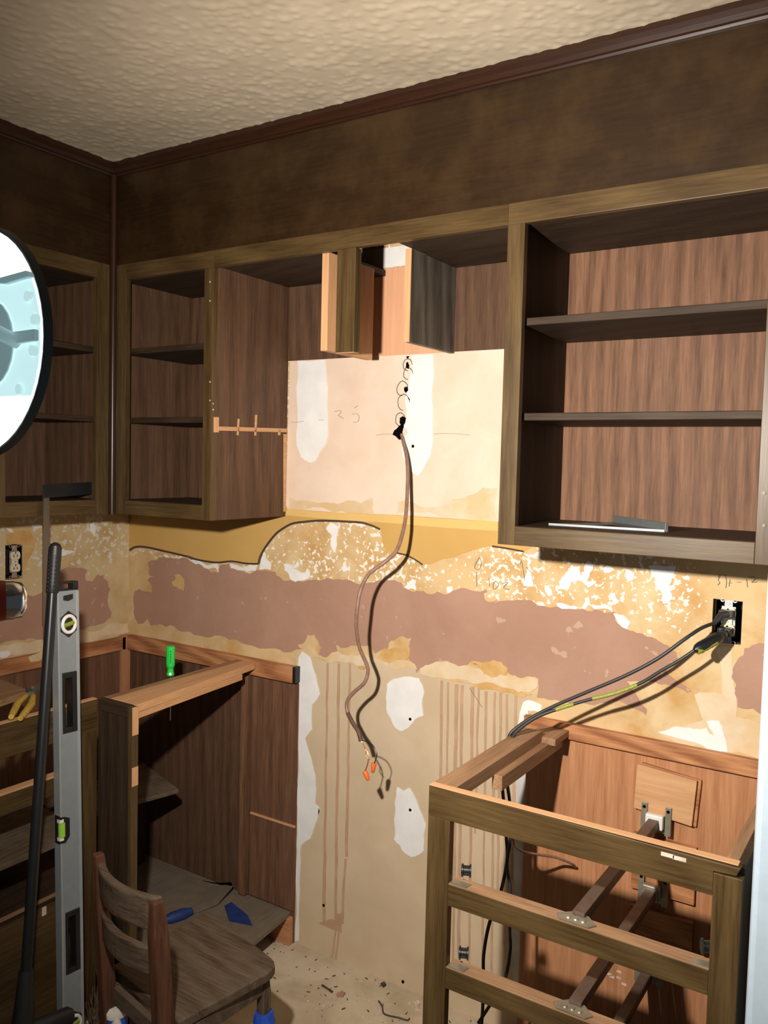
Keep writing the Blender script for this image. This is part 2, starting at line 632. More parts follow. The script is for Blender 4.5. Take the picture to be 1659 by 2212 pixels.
def jag(pts, amp, levels=3, rnd=random.Random(11), closed=True):
    """fractal roughening of an outline lying in a plane"""
    for l in range(levels):
        out = []
        k = len(pts)
        for i in range(k if closed else k - 1):
            p, q = pts[i], pts[(i + 1) % k]
            L = (q - p).length
            out.append(p)
            if L > 0.006:
                d = Vector((rnd.uniform(-1, 1), rnd.uniform(-1, 1), rnd.uniform(-1, 1)))
                if abs(p.y - q.y) < 1e-6 and abs(p.y - pts[0].y) < 1e-6:
                    d.y = 0
                if abs(p.x - q.x) < 1e-6 and abs(p.x - pts[0].x) < 1e-6:
                    d.x = 0
                out.append((p + q) / 2 + d * min(L * amp, 0.012))
        if not closed:
            out.append(pts[-1])
        pts = out
    return pts


LAYERN = [0]


def layer(name, spec, mat, t, amp=0.16, levels=3, wall='back', label=None, straight=False):
    LAYERN[0] += 1
    t = t + LAYERN[0] * 0.000009      # no two layers share a face
    if wall == 'back':
        pts = [PY(x, y, 0) for x, y in pix(spec)]
        ext, par = Vector((0, -t, 0)), wall_back
        for p in pts:
            p.y = 0.0
    else:
        pts = [PX(x, y, 0) for x, y in pix(spec)]
        ext, par = Vector((t, 0, 0)), wall_left
        for p in pts:
            p.x = 0.0
    if not straight:
        pts = jag(pts, amp, levels)
    o = MB().prism(pts, ext).build(name, mat, par)
    if label:
        o['label'] = label
    return o


# bare drywall below the counter line
layer('drywall_face', ['P', 636, 2044, 640, 1440, 'D', 60, 30, 160, 60, 300, 95, 460, 110, 640, 95, 800, 85, 850, 140, 1000, 190, 1250, 230, 1440, 260, 1590, 295, 1600, 420, 'P', 1142, 1540, 1141, 2260], TAN, 0.0008, 0.1, 2, label='bare tan drywall below the counter line')
layer('drywall_face', ['P', 616, 1104, 627, 772, 1090, 752, 1080, 1132], PEACH, 0.0008, 0.0, 0, straight=True, label='bare peach drywall where the range hood hung')
# mustard paint and the strip where a cabinet stood
bead1 = ['A', 68, 360, 100, 340, 150, 335, 220, 345, 330, 370, 480, 405, 540, 425, 620, 440, 700, 448, 800, 440, 900, 455, 990, 458]
bead2 = ['A', 992, 455, 1005, 405, 1040, 340, 1100, 260, 1150, 215, 1230, 170, 1330, 155, 1420, 148, 'B', 0, 150, 100, 155, 200, 162, 280, 185, 335, 210]
bead3 = ['B', 440, 378, 520, 395, 590, 430, 640, 465]
bead4 = ['B', 1140, 332, 1250, 348, 1365, 370]
layer('paint_layer', ['P', 272, 1060, 278, 1190] + bead1 + bead2 + ['B', 345, 240, 360, 320, 375, 380] + bead3 + ['B', 700, 460, 800, 420, 920, 385, 1000, 360, 1060, 340, 1110, 330] + bead4 + ['P', 1150, 1182, 1180, 1150, 1180, 1080, 1075, 1127, 850, 1112, 622, 1099, 600, 1060], YPAINT, 0.0014, 0.05, 1, label='mustard yellow paint left under the upper cabinets')
layer('paint_layer', ['P', 622, 1099, 700, 1106, 850, 1113, 960, 1121, 1075, 1127, 1076, 1147, 960, 1140, 860, 1131, 720, 1122, 617, 1113], YPAINT_LIT, 0.0020, 0.0, 0, straight=True, label='mustard ledge strip coloured paler for the light, below the hood opening')
for k, b in enumerate((bead1, bead2, bead3, bead4)):
    pts = [PY(x, y, -0.0016) for x, y in pix(b)]
    o = MB().tube(pts, [0.0042, 0.003] if k < 2 else 0.0024, 6, 5).build('glue_bead', BEAD, wall_back, smooth=True)
    o['label'] = 'dark wavy glue line along the paint edge'
# mauve band
layer('paint_layer', ['A', 195, 455, 240, 432, 330, 415, 420, 425, 500, 420, 560, 455, 600, 490, 650, 520, 700, 525, 715, 470, 780, 455, 790, 490, 880, 510, 950, 520, 980, 500, 1110, 515, 1120, 545, 1180, 580, 1280, 580, 1370, 570, 1480, 560,
      'B', 0, 570, 130, 580, 240, 595, 330, 575, 420, 575, 485, 590, 510, 635, 600, 650, 690, 675, 750, 655, 820, 675, 850, 645, 940, 630, 1090, 640, 1105, 655, 1080, 680, 1085, 715, 1200, 725, 1330, 715, 1450, 740,
      'C', 0, 495, 130, 500, 280, 520, 420, 520, 540, 540, 570, 545, 560, 600, 600, 640, 640, 660, 740, 690, 830, 720, 940, 780, 1000, 830, 1010, 870, 930, 930, 940, 990, 1000, 1030, 1110, 1110, 1080, 1118, 950, 1060, 850, 1040, 750, 1050, 640, 1035, 690, 1100, 740, 1190, 790, 1240, 780, 1280, 700, 1230, 600, 1180, 540, 1172, 430, 1200, 330, 1190, 230, 1190, 100, 1170, 0, 1150,
      'B', 1470, 1280, 1440, 1265, 1300, 1255, 1250, 1235, 1200, 1180, 1100, 1170, 1050, 1160, 980, 1160, 930, 1200, 850, 1170, 800, 1150, 700, 1170, 620, 1210, 600, 1240, 590, 1200, 540, 1160, 555, 1100, 560, 990, 480, 975, 400, 1020, 390, 1070, 300, 1100, 250, 1040, 200, 1040, 120, 1045, 60, 1060, 20, 1040,
      'A', 1540, 1035, 1560, 1090, 1530, 1140, 1420, 1120, 1440, 1060, 1390, 960, 1340, 970, 1320, 1020, 1270, 1040, 1300, 1068, 1140, 1070, 1100, 1062, 900, 1035, 780, 1000, 680, 970, 560, 970, 450, 945, 330, 910, 220, 900, 190, 850, 170, 880, 130, 890, 105, 850, 100, 760, 105, 650, 130, 640, 190, 655, 230, 660, 215, 600, 195, 570, 240, 550, 210, 540, 205, 480],
      MAUVE, 0.0012, 0.14, 2, label='long mauve brown band of old paint across the wall')
layer('paint_layer', ['C', 1720, 765, 1600, 760, 1540, 780, 1490, 800, 1480, 850, 1430, 900, 1405, 960, 1400, 1010, 1430, 1060, 1420, 1120, 1440, 1180, 1440, 1220, 1550, 1230, 1640, 1310, 1720, 1310], MAUVE, 0.0012, 0.12, 2, label='small mauve paint island beside the outlet')
layer('glue_patch', ['A', 370, 590, 400, 560, 390, 535, 420, 530, 450, 560, 460, 600, 450, 650, 420, 640], STAIN, 0.0018)
# torn paper, joint compound
layer('torn_paper', ['D', 870, 130, 950, 100, 1040, 85, 1200, 120, 1260, 130, 1430, 180, 1610, 190, 1640, 215, 1630, 260, 1590, 290, 1440, 260, 1250, 230, 1100, 200, 950, 190, 870, 165], CREAM, 0.0022, 0.12, 2)
layer('torn_paper', ['D', 130, -10, 200, 40, 260, 60, 330, 20, 420, 40, 600, 70, 620, 20, 800, 80, 850, 140, 640, 110, 460, 115, 300, 95, 160, 60], CREAM, 0.0018, 0.14, 2)
layer('torn_paper', ['P', 1430, 1590, 1520, 1555, 1600, 1550, 1648, 1565, 1650, 1645, 1560, 1625, 1470, 1608], CREAM, 0.0010, 0.12, 2)
layer('torn_paper', ['P', 1545, 1400, 1580, 1398, 1585, 1480, 1590, 1550, 1520, 1560, 1500, 1500, 1560, 1500], CREAM, 0.0008, 0.1, 2)
layer('glue_patch', ['D', 590, 60, 620, 10, 720, 0, 800, -5, 805, 40, 780, 80, 700, 85], STAIN, 0.0022, 0.16, 2)
layer('glue_patch', ['D', 1200, 90, 1260, 130, 1320, 90, 1400, 90, 1440, 130, 1430, 170, 1340, 190, 1290, 170], STAIN, 0.0026, 0.18, 2)
layer('plaster_patch', ['D', 655, 230, 700, 200, 800, 185, 860, 195, 885, 240, 895, 280, 885, 330, 890, 440, 840, 460, 800, 510, 750, 540, 710, 520, 680, 460, 650, 400, 650, 300], PLASTER, 0.0024, 0.07, 2, label='white joint compound patch below the torn paper')
layer('plaster_patch', ['D', 720, 905, 760, 930, 800, 910, 850, 1000, 'E', 1370, 40, 1400, 140, 1440, 230, 1465, 290, 1445, 400, 1445, 570, 1380, 620, 1310, 640, 1250, 600, 1210, 560, 1200, 520, 1130, 450, 1145, 390, 1140, 200, 1140, 60], PLASTER, 0.0024, 0.07, 2, label='lower white joint compound patch')
layer('plaster_patch', ['D', 78, 60, 100, 20, 150, 55, 190, 180, 215, 300, 165, 370, 165, 530, 120, 590, 160, 720, 185, 830, 190, 940, 185, 1020, 215, 1060, 'E', 300, 80, 350, 125, 330, 200, 290, 330, 250, 445, 180, 490, 150, 520, 145, 700, 135, 1000, 125, 1520, 85, 1525, 95, 900, 105, 500, 100, 0, 'D', 62, 1000, 70, 600, 78, 250], PLASTER, 0.0020, 0.05, 2, label='white joint compound strip along the old cabinet edge')
layer('plaster_patch', ['D', 1590, 340, 1660, 370, 1660, 420, 1570, 405, 1570, 720, 1545, 830, 1520, 780, 1510, 480, 1540, 350], PLASTER, 0.0016, 0.08, 2)
layer('plaster_patch', ['G', 720, 40, 815, 10, 812, 1000, 800, 1900, 770, 2100, 700, 1900, 660, 1500, 690, 900, 720, 400], PLASTG, 0.0016, 0.06, 2, label='grey smeared joint compound beside the drawer cabinet')
layer('plaster_patch', ['F', 145, 122, 340, 122, 355, 400, 362, 640, 350, 720, 300, 790, 270, 850, 230, 860, 170, 820, 140, 740, 140, 400], PLASTER, 0.0022, 0.06, 2, label='white joint compound strip in the hood opening')
layer('plaster_patch', ['F', 965, 92, 1115, 88, 1108, 400, 1115, 700, 1100, 800, 1050, 900, 1010, 955, 950, 920, 900, 820, 890, 700, 905, 600, 925, 520, 915, 400, 935, 330, 965, 200], PLASTER, 0.0022, 0.06, 2, label='white joint compound strip with the row of drilled holes')
layer('glue_patch', ['F', 80, 1100, 200, 1130, 380, 1150, 500, 1130, 680, 1110, 690, 1225, 400, 1215, 75, 1190], CREAM, 0.0012, 0.14, 2)
layer('glue_patch', ['F', 860, 1140, 900, 1130, 1000, 1160, 1150, 1175, 1250, 1120, 1400, 1090, 1575, 1040, 1572, 1280, 1200, 1262, 850, 1230], CREAM, 0.0012, 0.14, 2)
for spec in (['A', 1170, 460, 1200, 455, 1240, 480, 1270, 440, 1285, 460, 1240, 490, 1330, 520, 1340, 490, 1360, 510, 1350, 565, 1290, 580, 1230, 575, 1210, 530],
             ['C', 155, 370, 200, 270, 250, 200, 310, 210, 320, 280, 345, 200, 370, 170, 410, 200, 380, 260, 360, 320, 430, 320, 370, 365, 330, 320, 250, 320, 220, 385],
             ['C', 800, 205, 1000, 205, 970, 300, 960, 380, 970, 450, 920, 480, 895, 450, 900, 400, 860, 330, 830, 270],
             ['C', 550, 550, 620, 560, 670, 610, 655, 660, 620, 650, 580, 610], ['C', 55, 370, 80, 345, 110, 390, 90, 420, 70, 400],
             ['C', 345, 440, 375, 430, 380, 480, 350, 520, 240, 515, 140, 495, 200, 480, 330, 505], ['C', 380, 490, 480, 480, 540, 510, 545, 538, 430, 518],
             ['C', 530, 410, 560, 400, 590, 470, 560, 490, 540, 450], ['C', 470, 225, 530, 210, 560, 235, 520, 255, 480, 245], ['C', 620, 215, 700, 260, 690, 310, 650, 330, 640, 280],
             ['A', 310, 395, 330, 390, 350, 408, 440, 405, 430, 418, 330, 413], ['A', 480, 415, 600, 455, 690, 455, 705, 520, 690, 490, 620, 490, 580, 465],
             ['A', 790, 455, 975, 470, 970, 510, 880, 505, 795, 488], ['A', 1010, 430, 1030, 370, 1045, 420, 1080, 460, 1080, 500, 1000, 500],
             ['A', 1480, 200, 1510, 160, 1560, 190, 1550, 270, 1540, 380, 1510, 330, 1520, 260], ['A', 1590, 490, 1610, 440, 1620, 480, 1640, 500, 1600, 515],
             ['B', 510, 630, 550, 580, 590, 570, 595, 645, 540, 640], ['B', 815, 625, 855, 620, 860, 645, 820, 665], ['B', 60, 490, 90, 440, 110, 500, 80, 515],
             ['B', 1350, 580, 1390, 520, 1400, 430, 1425, 430, 1415, 530, 1440, 620, 1370, 620], ['B', 1370, 380, 1490, 365, 1490, 400, 1400, 410], ['B', 1520, 640, 1550, 610, 1575, 680, 1545, 690],
             ['B', 1440, 740, 1500, 730, 1520, 760, 1480, 755], ['B', 1600, 740, 1659, 745, 1659, 780, 1620, 765], ['B', 1620, 580, 1660, 550, 1665, 640, 1630, 640],
             ['C', 1100, 1370, 950, 1380, 870, 1400, 1000, 1440, 1200, 1500, 1330, 1540, 1290, 1440, 1220, 1370],
             ['C', 1220, 1325, 1310, 1320, 1340, 1400, 1370, 1540, 1320, 1530, 1280, 1440]):
    layer('bare_plaster_patch', spec, PLASTER, 0.0016, 0.15, 2)
# drips
rr = random.Random(5)


def drip(x, y0, y1, w0, w1, t=0.0014):
    L, Rr = [], []
    n = max(6, int((y1 - y0) / 28))
    for i in range(n + 1):
        f = i / n
        y = y0 + (y1 - y0) * f
        xx = x + (-8 * f) + rr.uniform(-0.8, 0.8)
        w = w0 + (w1 - w0) * f + rr.uniform(-0.5, 0.9)
        L.append((xx - w / 2, y))
        Rr.append((xx + w / 2, y))
    spec = ['P'] + [c for p in L + Rr[::-1] for c in p]
    layer('drip_stain', spec, DRIP, t, straight=True)


for x, y0, y1, w0, w1 in ((708, 1432, 1995, 4, 6), (733, 1433, 2000, 6, 5), (757, 1434, 1850, 4, 6), (747, 1855, 1995, 4, 5), (726, 2008, 2068, 3, 4), (733, 2010, 2078, 3, 4)):
    drip(x, y0, y1, w0, w1)
layer('drip_stain', ['E', 340, 1335, 420, 1310, 480, 1290, 520, 1340, 530, 1240, 580, 1230, 575, 1360, 585, 1435, 480, 1400], DRIP, 0.0016, 0.05, 1)
for X, Y0, y1 in ((1010, 210, 2140), (1052, 220, 2120), (1105, 235, 2120), (1142, 240, 2060), (1210, 250, 2150), (1250, 262, 1800), (1297, 280, 2130), (1355, 285, 2160), (1395, 290, 1980), (1435, 300, 2040), (1492, 310, 1900)):
    drip(620 + X / 3.016, 1400 + Y0 / 3.016, y1, rr.uniform(4, 8), rr.uniform(3, 6))
layer('glue_patch', ['D', 1000, 190, 1250, 225, 1440, 255, 1600, 300, 1540, 320, 1400, 290, 1270, 270, 1100, 220], STAIN, 0.0015, 0.1, 2)
# nail holes, drilled holes above the cable


def dot(x, y, r, name='nail_hole', mat=HOLE, t=0.0032):
    c = PY(x, y, 0)
    c.y = 0
    MB().prism([c + Vector((r * math.cos(a), 0, r * math.sin(a))) for a in [2 * math.pi * i / 10 for i in range(10)]], (0, -t, 0)).build(name, mat, wall_back)


for x, y in ((887, 1553), (887, 1749), (700, 1955), (871, 2120), (893, 964)):
    dot(x, y, 0.0045)
for X, Y, r in ((935, 160, 9), (937, 222, 9), (895, 330, 11), (905, 430, 12), (882, 552, 10)):
    p = PY(600 + X / 3.318, 740 + Y / 3.318, 0)
    p.y = -0.0026
    R_ = r / 665.0
    MB().tube([p + Vector((R_ * 1.1 * math.cos(a) + random.uniform(-1, 1) * 0.0012, 0, R_ * 1.25 * math.sin(a) + random.uniform(-1, 1) * 0.0012)) for a in [2 * math.pi * i / 12 for i in range(10)]], 0.0011, 5).build('drilled_ring', BEAD, wall_back)
for spec in (['F', 925, 145, 935, 140, 945, 165, 940, 190, 922, 180], ['F', 912, 320, 935, 318, 938, 345, 920, 360, 910, 345], ['F', 925, 100, 945, 98, 935, 118], ['F', 935, 395, 955, 410, 945, 412],
             ['F', 880, 540, 900, 528, 922, 540, 918, 575, 905, 590, 908, 605, 895, 640, 905, 668, 895, 690, 875, 697, 850, 672, 828, 660, 840, 630, 872, 600, 886, 590, 878, 570]):
    layer('drilled_hole', spec, HOLE, 0.0034, 0.06, 1)
layer('drywall_plug', ['F', 905, 615, 925, 615, 933, 640, 925, 665, 905, 670], PEACH, 0.0040, 0.05, 1)


def pencil(spec, w=0.0007, wall='back', smooth=4):
    pts = [PY(x, y, -0.0026) for x, y in pix(spec)]
    MB().tube(pts, w, 4, smooth).build('pencil_mark', PENCIL, wall_back)


for s_ in (['F', 95, 570, 140, 570, 185, 563], ['F', 290, 555, 330, 555], ['F', 408, 495, 435, 487, 455, 492, 445, 512, 432, 522, 448, 530, 470, 545], ['F', 530, 515, 560, 508, 582, 525, 580, 555, 560, 572, 540, 570], ['F', 548, 470, 575, 450],
           ['F', 705, 665, 760, 655, 830, 658], ['F', 1115, 655, 1200, 652, 1300, 655, 1375, 662],
           ['C', 1300, 290, 1318, 270, 1300, 310, 1312, 325, 1298, 345], ['C', 1352, 270, 1360, 320, 1355, 365], ['C', 1385, 305, 1378, 355], ['C', 1370, 330, 1400, 328], ['C', 1435, 325, 1465, 322], ['C', 1505, 300, 1510, 360], ['C', 1530, 295, 1560, 285, 1565, 305, 1540, 325, 1580, 322], ['C', 1335, 265, 1360, 275],
           ['B', 1050, 410, 1060, 450, 1045, 495, 1015, 490, 1020, 455, 1050, 410], ['B', 1025, 520, 1028, 620], ['B', 1380, 480, 1430, 530], ['B', 1340, 460, 1350, 440, 1372, 580], ['B', 1115, 560, 1120, 620], ['B', 1165, 580, 1185, 610, 1150, 640, 1145, 600, 1165, 580], ['B', 1210, 600, 1250, 590, 1220, 630, 1260, 640],
           ['D', 1190, 260, 1270, 385]):
    pencil(s_)
# side wall patches
layer('paint_layer', ['L', -20, 790, 120, 800, 220, 815, 340, 800, 420, 740, 480, 650, 560, 580, 700, 578, 745, 600, 725, 640, 735, 690, 790, 700, 825, 640, 885, 640, 880, 670, 915, 690, 920, 740, 940, 760, 920, 830, 920, 900, 950, 960, 940, 1000, 880, 1050, 690, 1100, 350, 1185, 200, 1195, -20, 1240], MAUVE, 0.0012, 0.12, 2, 'left', label='mauve paint patch on the side wall')
layer('torn_paper', ['L', -20, 1250, 200, 1215, 400, 1180, 690, 1110, 900, 1080, 1090, 1050, 1095, 1130, 690, 1215, 200, 1310, -20, 1345], CREAM, 0.0008, 0.12, 2, 'left')
layer('bare_plaster_patch', ['L', -20, 1295, 70, 1285, 90, 1320, 60, 1340, -20, 1345], PLASTER, 0.0012, 0.1, 2, 'left')
layer('bare_plaster_patch', ['L', 400, 400, 440, 380, 470, 420, 560, 430, 640, 445, 560, 470, 430, 480], PLASTER, 0.0012, 0.16, 2, 'left')
layer('bare_plaster_patch', ['L', 770, 200, 800, 180, 815, 260, 800, 310, 780, 280], PLASTER, 0.0012, 0.16, 2, 'left')
layer('bare_plaster_patch', ['L', 260, 205, 340, 210, 355, 230, 300, 240], PLASTER, 0.0012, 0.16, 2, 'left')
layer('bare_plaster_patch', ['L', 40, 235, 100, 250, 115, 280, 80, 275], PLASTER, 0.0012, 0.16, 2, 'left')
layer('glue_patch', ['L', 50, 290, 120, 250, 250, 260, 310, 340, 290, 400, 200, 385, 110, 375, 50, 390], STAIN, 0.0006, 0.08, 1, 'left')
layer('glue_patch', ['L', 200, 400, 290, 405, 260, 480, 230, 520, 215, 640, 200, 600], STAIN, 0.0006, 0.08, 1, 'left')
# ------------------------------------------------------------------ upper cabinets
ZB, ZT = 1.348, 2.092          # frame bottom and top
IB, IT = 1.390, 2.046          # opening bottom and top
SH = (1.640, 1.848)            # shelf top edges
FT = 0.019                     # face frame thickness


def nailheads(parent, pts):
    for p in pts:
        MB().cyl(p, Vector(p) + Vector((0, -0.0012, 0)), 0.0022, seg=8).build('nail_head', CHIP, parent)


# big open cabinet beside the hood opening
u = thing('upper_cabinet', (1.90, -0.16, ZB), 'open doorless wall cabinet with two shelves and a triangular square lying inside', 'cabinet')
x0, x1 = 1.601, 2.205
B('frame_stile', u, FRONT('z'), x0, FY, ZB, 1.641, FY + FT, IT)
B('frame_stile', u, FRONT('z'), 2.132, FY, ZB, x1, FY + FT, ZT)
B('frame_rail', u, FRONT('x'), x0, FY, IT, 2.132, FY + FT, ZT)
B('frame_rail', u, FRONT('x'), 1.641, FY, ZB, 2.132, FY + FT, IB)
B('side_panel', u, DARK('z'), 1.606, FY + FT, ZB + 0.02, 1.622, -0.008, 2.085)
B('side_panel', u, INNER('z'), 2.16, FY + FT, ZB + 0.02, 2.176, -0.008, 2.085)
B('back_panel', u, INNER2('z'), 1.622, -0.012, IB - 0.03, 2.16, -0.004, 2.085)
B('bottom_panel', u, DARK('x'), 1.622, FY + FT, IB - 0.016, 2.16, -0.012, IB)
B('top_panel', u, DARK('x'), 1.622, FY + FT, 2.050, 2.16, -0.012, 2.066)
for i, z in enumerate(SH):
    MB().box(1.623, FY + 0.034 - i * 0.004, z - 0.017, 2.159, -0.013, z).build('shelf', DARK('x'), u, 0.002)
for z in (1.466, 1.402):
    p = PY(1650.5, 1065 if z > 1.43 else 1135, FY)
    MB().cyl(p, p + Vector((0, -0.002, 0)), 0.0032, seg=12).build('hinge_screw', BROWNMETAL, u)

# narrow corner cabinet
u = thing('upper_cabinet', (0.53, -0.16, ZB), 'narrow open corner wall cabinet with a raw cut line across its end panel', 'cabinet')
B('frame_stile', u, FRONT('z'), FX + 0.014, FY, ZB, 0.366, FY + FT, ZT)
B('frame_stile', u, FRONT('z'), 0.688, FY, ZB, 0.722, FY + FT, IT)
B('frame_rail', u, FRONT('x'), 0.366, FY, IT, 0.722, FY + FT, ZT)
B('frame_rail', u, FRONT('x'), 0.366, FY, ZB, 0.688, FY + FT, IB)
B('side_panel', u, INNER('z'), 0.300, FY + FT, ZB + 0.02, 0.314, -0.008, 2.085)
endp = B('end_panel', u, INNER('z'), 0.706, FY + FT + 0.001, ZB, 0.7215, -0.0022, 2.085)
endp['label'] = 'large brown end panel beside the hood opening'
B('back_panel', u, INNER('z'), 0.314, -0.012, IB - 0.03, 0.706, -0.004, 2.085)
B('bottom_panel', u, DARK('x'), 0.314, FY + FT, IB - 0.016, 0.706, -0.012, IB)
B('top_panel', u, DARK('x'), 0.314, FY + FT, 2.050, 0.706, -0.012, 2.066)
for z in SH:
    B('shelf', u, DARK('x'), 0.315, FY + 0.036, z - 0.017, 0.705, -0.013, z, 0.002)
# raw line and scratches where a hood bracket was cut away
for (a, b_) in (((470, 903), (470, 935)),):
    pass
xe = 0.7216
for name, poly in (('raw_cut_strip', [(468, 921), (620, 926), (620, 934), (468, 930)]), ('raw_scratch', [(513, 905), (517, 905), (515, 940), (511, 940)]), ('raw_scratch', [(551, 896), (555, 896), (553, 941), (549, 941)]), ('raw_scratch', [(601, 928), (606, 928), (605, 940), (600, 940)]), ('raw_cut_strip', [(612, 938), (624, 938), (621, 1105), (612, 1105)])):
    pts = [PX(a, b_, xe) for a, b_ in poly]
    for p in pts:
        p.y = min(p.y, -0.004)
    MB().prism(pts, (0.0012, 0, 0)).build(name, RAW('y'), u)
pts = [PY(a, b_, FY) for a, b_ in ((459, 900), (470, 900), (470, 934), (459, 934))]
MB().prism([PX(461, 901, xe) + Vector((0, 0, 0)), PX(472, 901, xe), PX(472, 934, xe), PX(461, 934, xe)], (0.0016, 0, 0)).build('raw_cut_strip', RAW('z'), u)
nailheads(u, [PY(x, y, FY) for x, y in ((454, 609), (454, 650), (454, 825), (454, 865), (461, 872), (461, 885))])

# run on the side wall
u = thing('upper_cabinet', (0.16, -0.70, ZB), 'open side wall cabinet behind the round lamp with a steel square hooked over its rail', 'cabinet')
ys = -0.684
B('frame_stile', u, FRONT('z'), FX - FT, -0.388, ZB, FX, FY - 0.014, ZT)
B('frame_stile', u, FRONT('z'), FX - FT, ys - 0.05, ZB, FX, ys, IT)
B('frame_rail', u, FRONT('y'), FX - FT, -1.5, IT, FX, -0.388, ZT)
B('frame_rail', u, FRONT('y'), FX - FT, ys, ZB, FX, -0.388, IB)
B('frame_rail', u, FRONT('y'), FX - FT, -1.5, ZB, FX, ys - 0.05, IB)
B('side_panel', u, INNER('z'), 0.008, -0.352, ZB + 0.02, FX - FT, -0.338, 2.085)
B('back_panel', u, INNER('z'), 0.002, -1.5, IB - 0.03, 0.0085, -0.340, 2.085, 0)
B('bottom_panel', u, DARK('y'), 0.008, -1.5, IB - 0.016, FX - FT, -0.352, IB)
B('top_panel', u, DARK('y'), 0.008, -1.5, 2.050, FX - FT, -0.352, 2.066)
B('side_panel', u, DARK('z'), 0.008, ys - 0.035, IB, FX - FT, ys - 0.02, 2.05)
for z in SH:
    B('shelf', u, DARK('y'), 0.009, ys - 0.018, z - 0.017, FX - 0.036, -0.353, z, 0.002)

# cabinet stub over the hood opening
u = thing('hood_cabinet', (1.15, -0.16, 1.83), 'torn out cabinet stub above the hood opening with raw orange panels', 'cabinet')
B('frame_rail', u, FRONT('x'), 0.722, FY, IT, 1.601, FY + FT, ZT)
B('back_panel', u, INNER('z'), 0.722, -0.0065, 1.827, 0.985, -0.002, 2.085)
o = B('back_panel', u, wood('raw_back_panel', 'z', (0.66, 0.33, 0.18), (0.80, 0.44, 0.26), 0.6, 0.6, 0.2, figure=0.1), 0.985, -0.0055, 1.827, 1.300, -0.002, 2.072, 0)
o['label'] = 'unstained orange back panel'
B('back_panel', u, INNER('z'), 1.300, -0.0065, 1.827, 1.606, -0.002, 2.085)
o = B('plaster_strip', u, PLASTER, 0.985, -0.005, 2.074, 1.30, -0.002, 2.13, 0)
B('top_panel', u, DARK('x'), 0.722, FY + FT, 2.050, 1.075, -0.007, 2.066)
B('top_panel', u, DARK('x'), 1.30, FY + FT, 2.050, 1.606, -0.007, 2.066)
o = B('partition', u, wood('grey_oak_panel', 'z', (0.05, 0.042, 0.032), (0.16, 0.135, 0.105), 1.2, 0.5, 0.35, figure=0.9), 1.288, -0.24, 1.822, 1.302, -0.007, 2.05)
o['label'] = 'dark grained partition panel'
B('partition_edge', u, RAW('z'), 1.286, -0.243, 1.822, 1.303, -0.2402, 2.05, 0)
o = B('partition', u, RAW('z'), 1.078, FY + 0.022, 1.803, 1.099, -0.10, 2.05)
o['label'] = 'raw pine partition panel with no finish'
B('frame_stile', u, FRONT('z'), 1.140, FY + 0.002, 1.793, 1.196, FY + FT + 0.008, IT)
B('stile_end_grain', u, RAW('x'), 1.141, FY + 0.003, 1.7915, 1.195, FY + FT + 0.007, 1.7928, 0)

# ------------------------------------------------------------------ drawer base cabinet beside the fridge
ZTOP = 0.876
FB = -0.585
b = thing('base_cabinet', (1.88, -0.29, 0), 'gutted drawer base cabinet with open face frame and exposed metal drawer slides', 'cabinet')
X0, X1 = 1.587, 2.180
B('frame_stile', b, FRONT('z'), X0, FB, 0.0, 1.637, FB + FT, 0.814)
B('frame_stile', b, FRONT('z'), 2.134, FB, 0.0, X1, FB + FT, 0.854)
o = MB().prism([(X0, FB, 0.814), (2.134, FB, 0.814), (2.134, FB, 0.856), (2.170, FB, 0.858), (2.176, FB, ZTOP - 0.004), (X0, FB, ZTOP)], (0, FT, 0)).build('frame_rail', FRONT('x'), b, 0.001)
o['label'] = 'top rail with a raw pale upper edge'
B('raw_top_edge', b, RAW('x'), X0, FB + 0.001, ZTOP - 0.0005, 2.172, FB + FT, ZTOP + 0.0012, 0)
B('frame_rail', b, FRONT('x'), 1.637, FB, 0.641, 2.134, FB + FT, 0.685)
B('frame_rail', b, FRONT('x'), 1.637, FB, 0.470, 2.134, FB + FT, 0.513)
B('frame_rail', b, FRONT('x'), 1.637, FB, 0.270, 2.134, FB + FT, 0.312)
B('frame_rail', b, FRONT('x'), 1.637, FB, 0.09, 2.134, FB + FT, 0.13)
for z in (0.685, 0.513, 0.312):
    B('raw_top_edge', b, RAWBROWN('x'), 1.637, FB + 0.001, z - 0.0002, 2.134, FB + FT + 0.018, z + 0.0008, 0)
B('side_panel', b, DARK('z'), X1 - 0.014, FB + FT, 0.0, X1, -0.004, 0.866)
B('side_cleat', b, RAWBROWN('y'), X1 - 0.034, FB + 0.03, 0.826, X1 - 0.014, -0.024, 0.866)
o = B('back_panel', b, BASEIN('z'), 1.553, -0.010, 0.0, X1 - 0.014, -0.003, 0.876)
B('back_cleat', b, CLEAT('x'), 1.549, -0.026, 0.838, X1 - 0.014, -0.010, 0.877)
B('bottom_panel', b, DARK('x'), 1.66, FB + FT, 0.10, X1 - 0.014, -0.010, 0.115)
B('top_side_rail', b, RAWBROWN('y'), X0, FB + FT, 0.846, 1.637, -0.115, ZTOP)
B('top_side_rail', b, RAWBROWN('y'), 1.632, -0.385, 0.815, 1.656, -0.026, 0.848)
B('top_side_rail', b, RAWBROWN('y'), 1.600, -0.118, 0.845, 1.672, -0.026, 0.862)
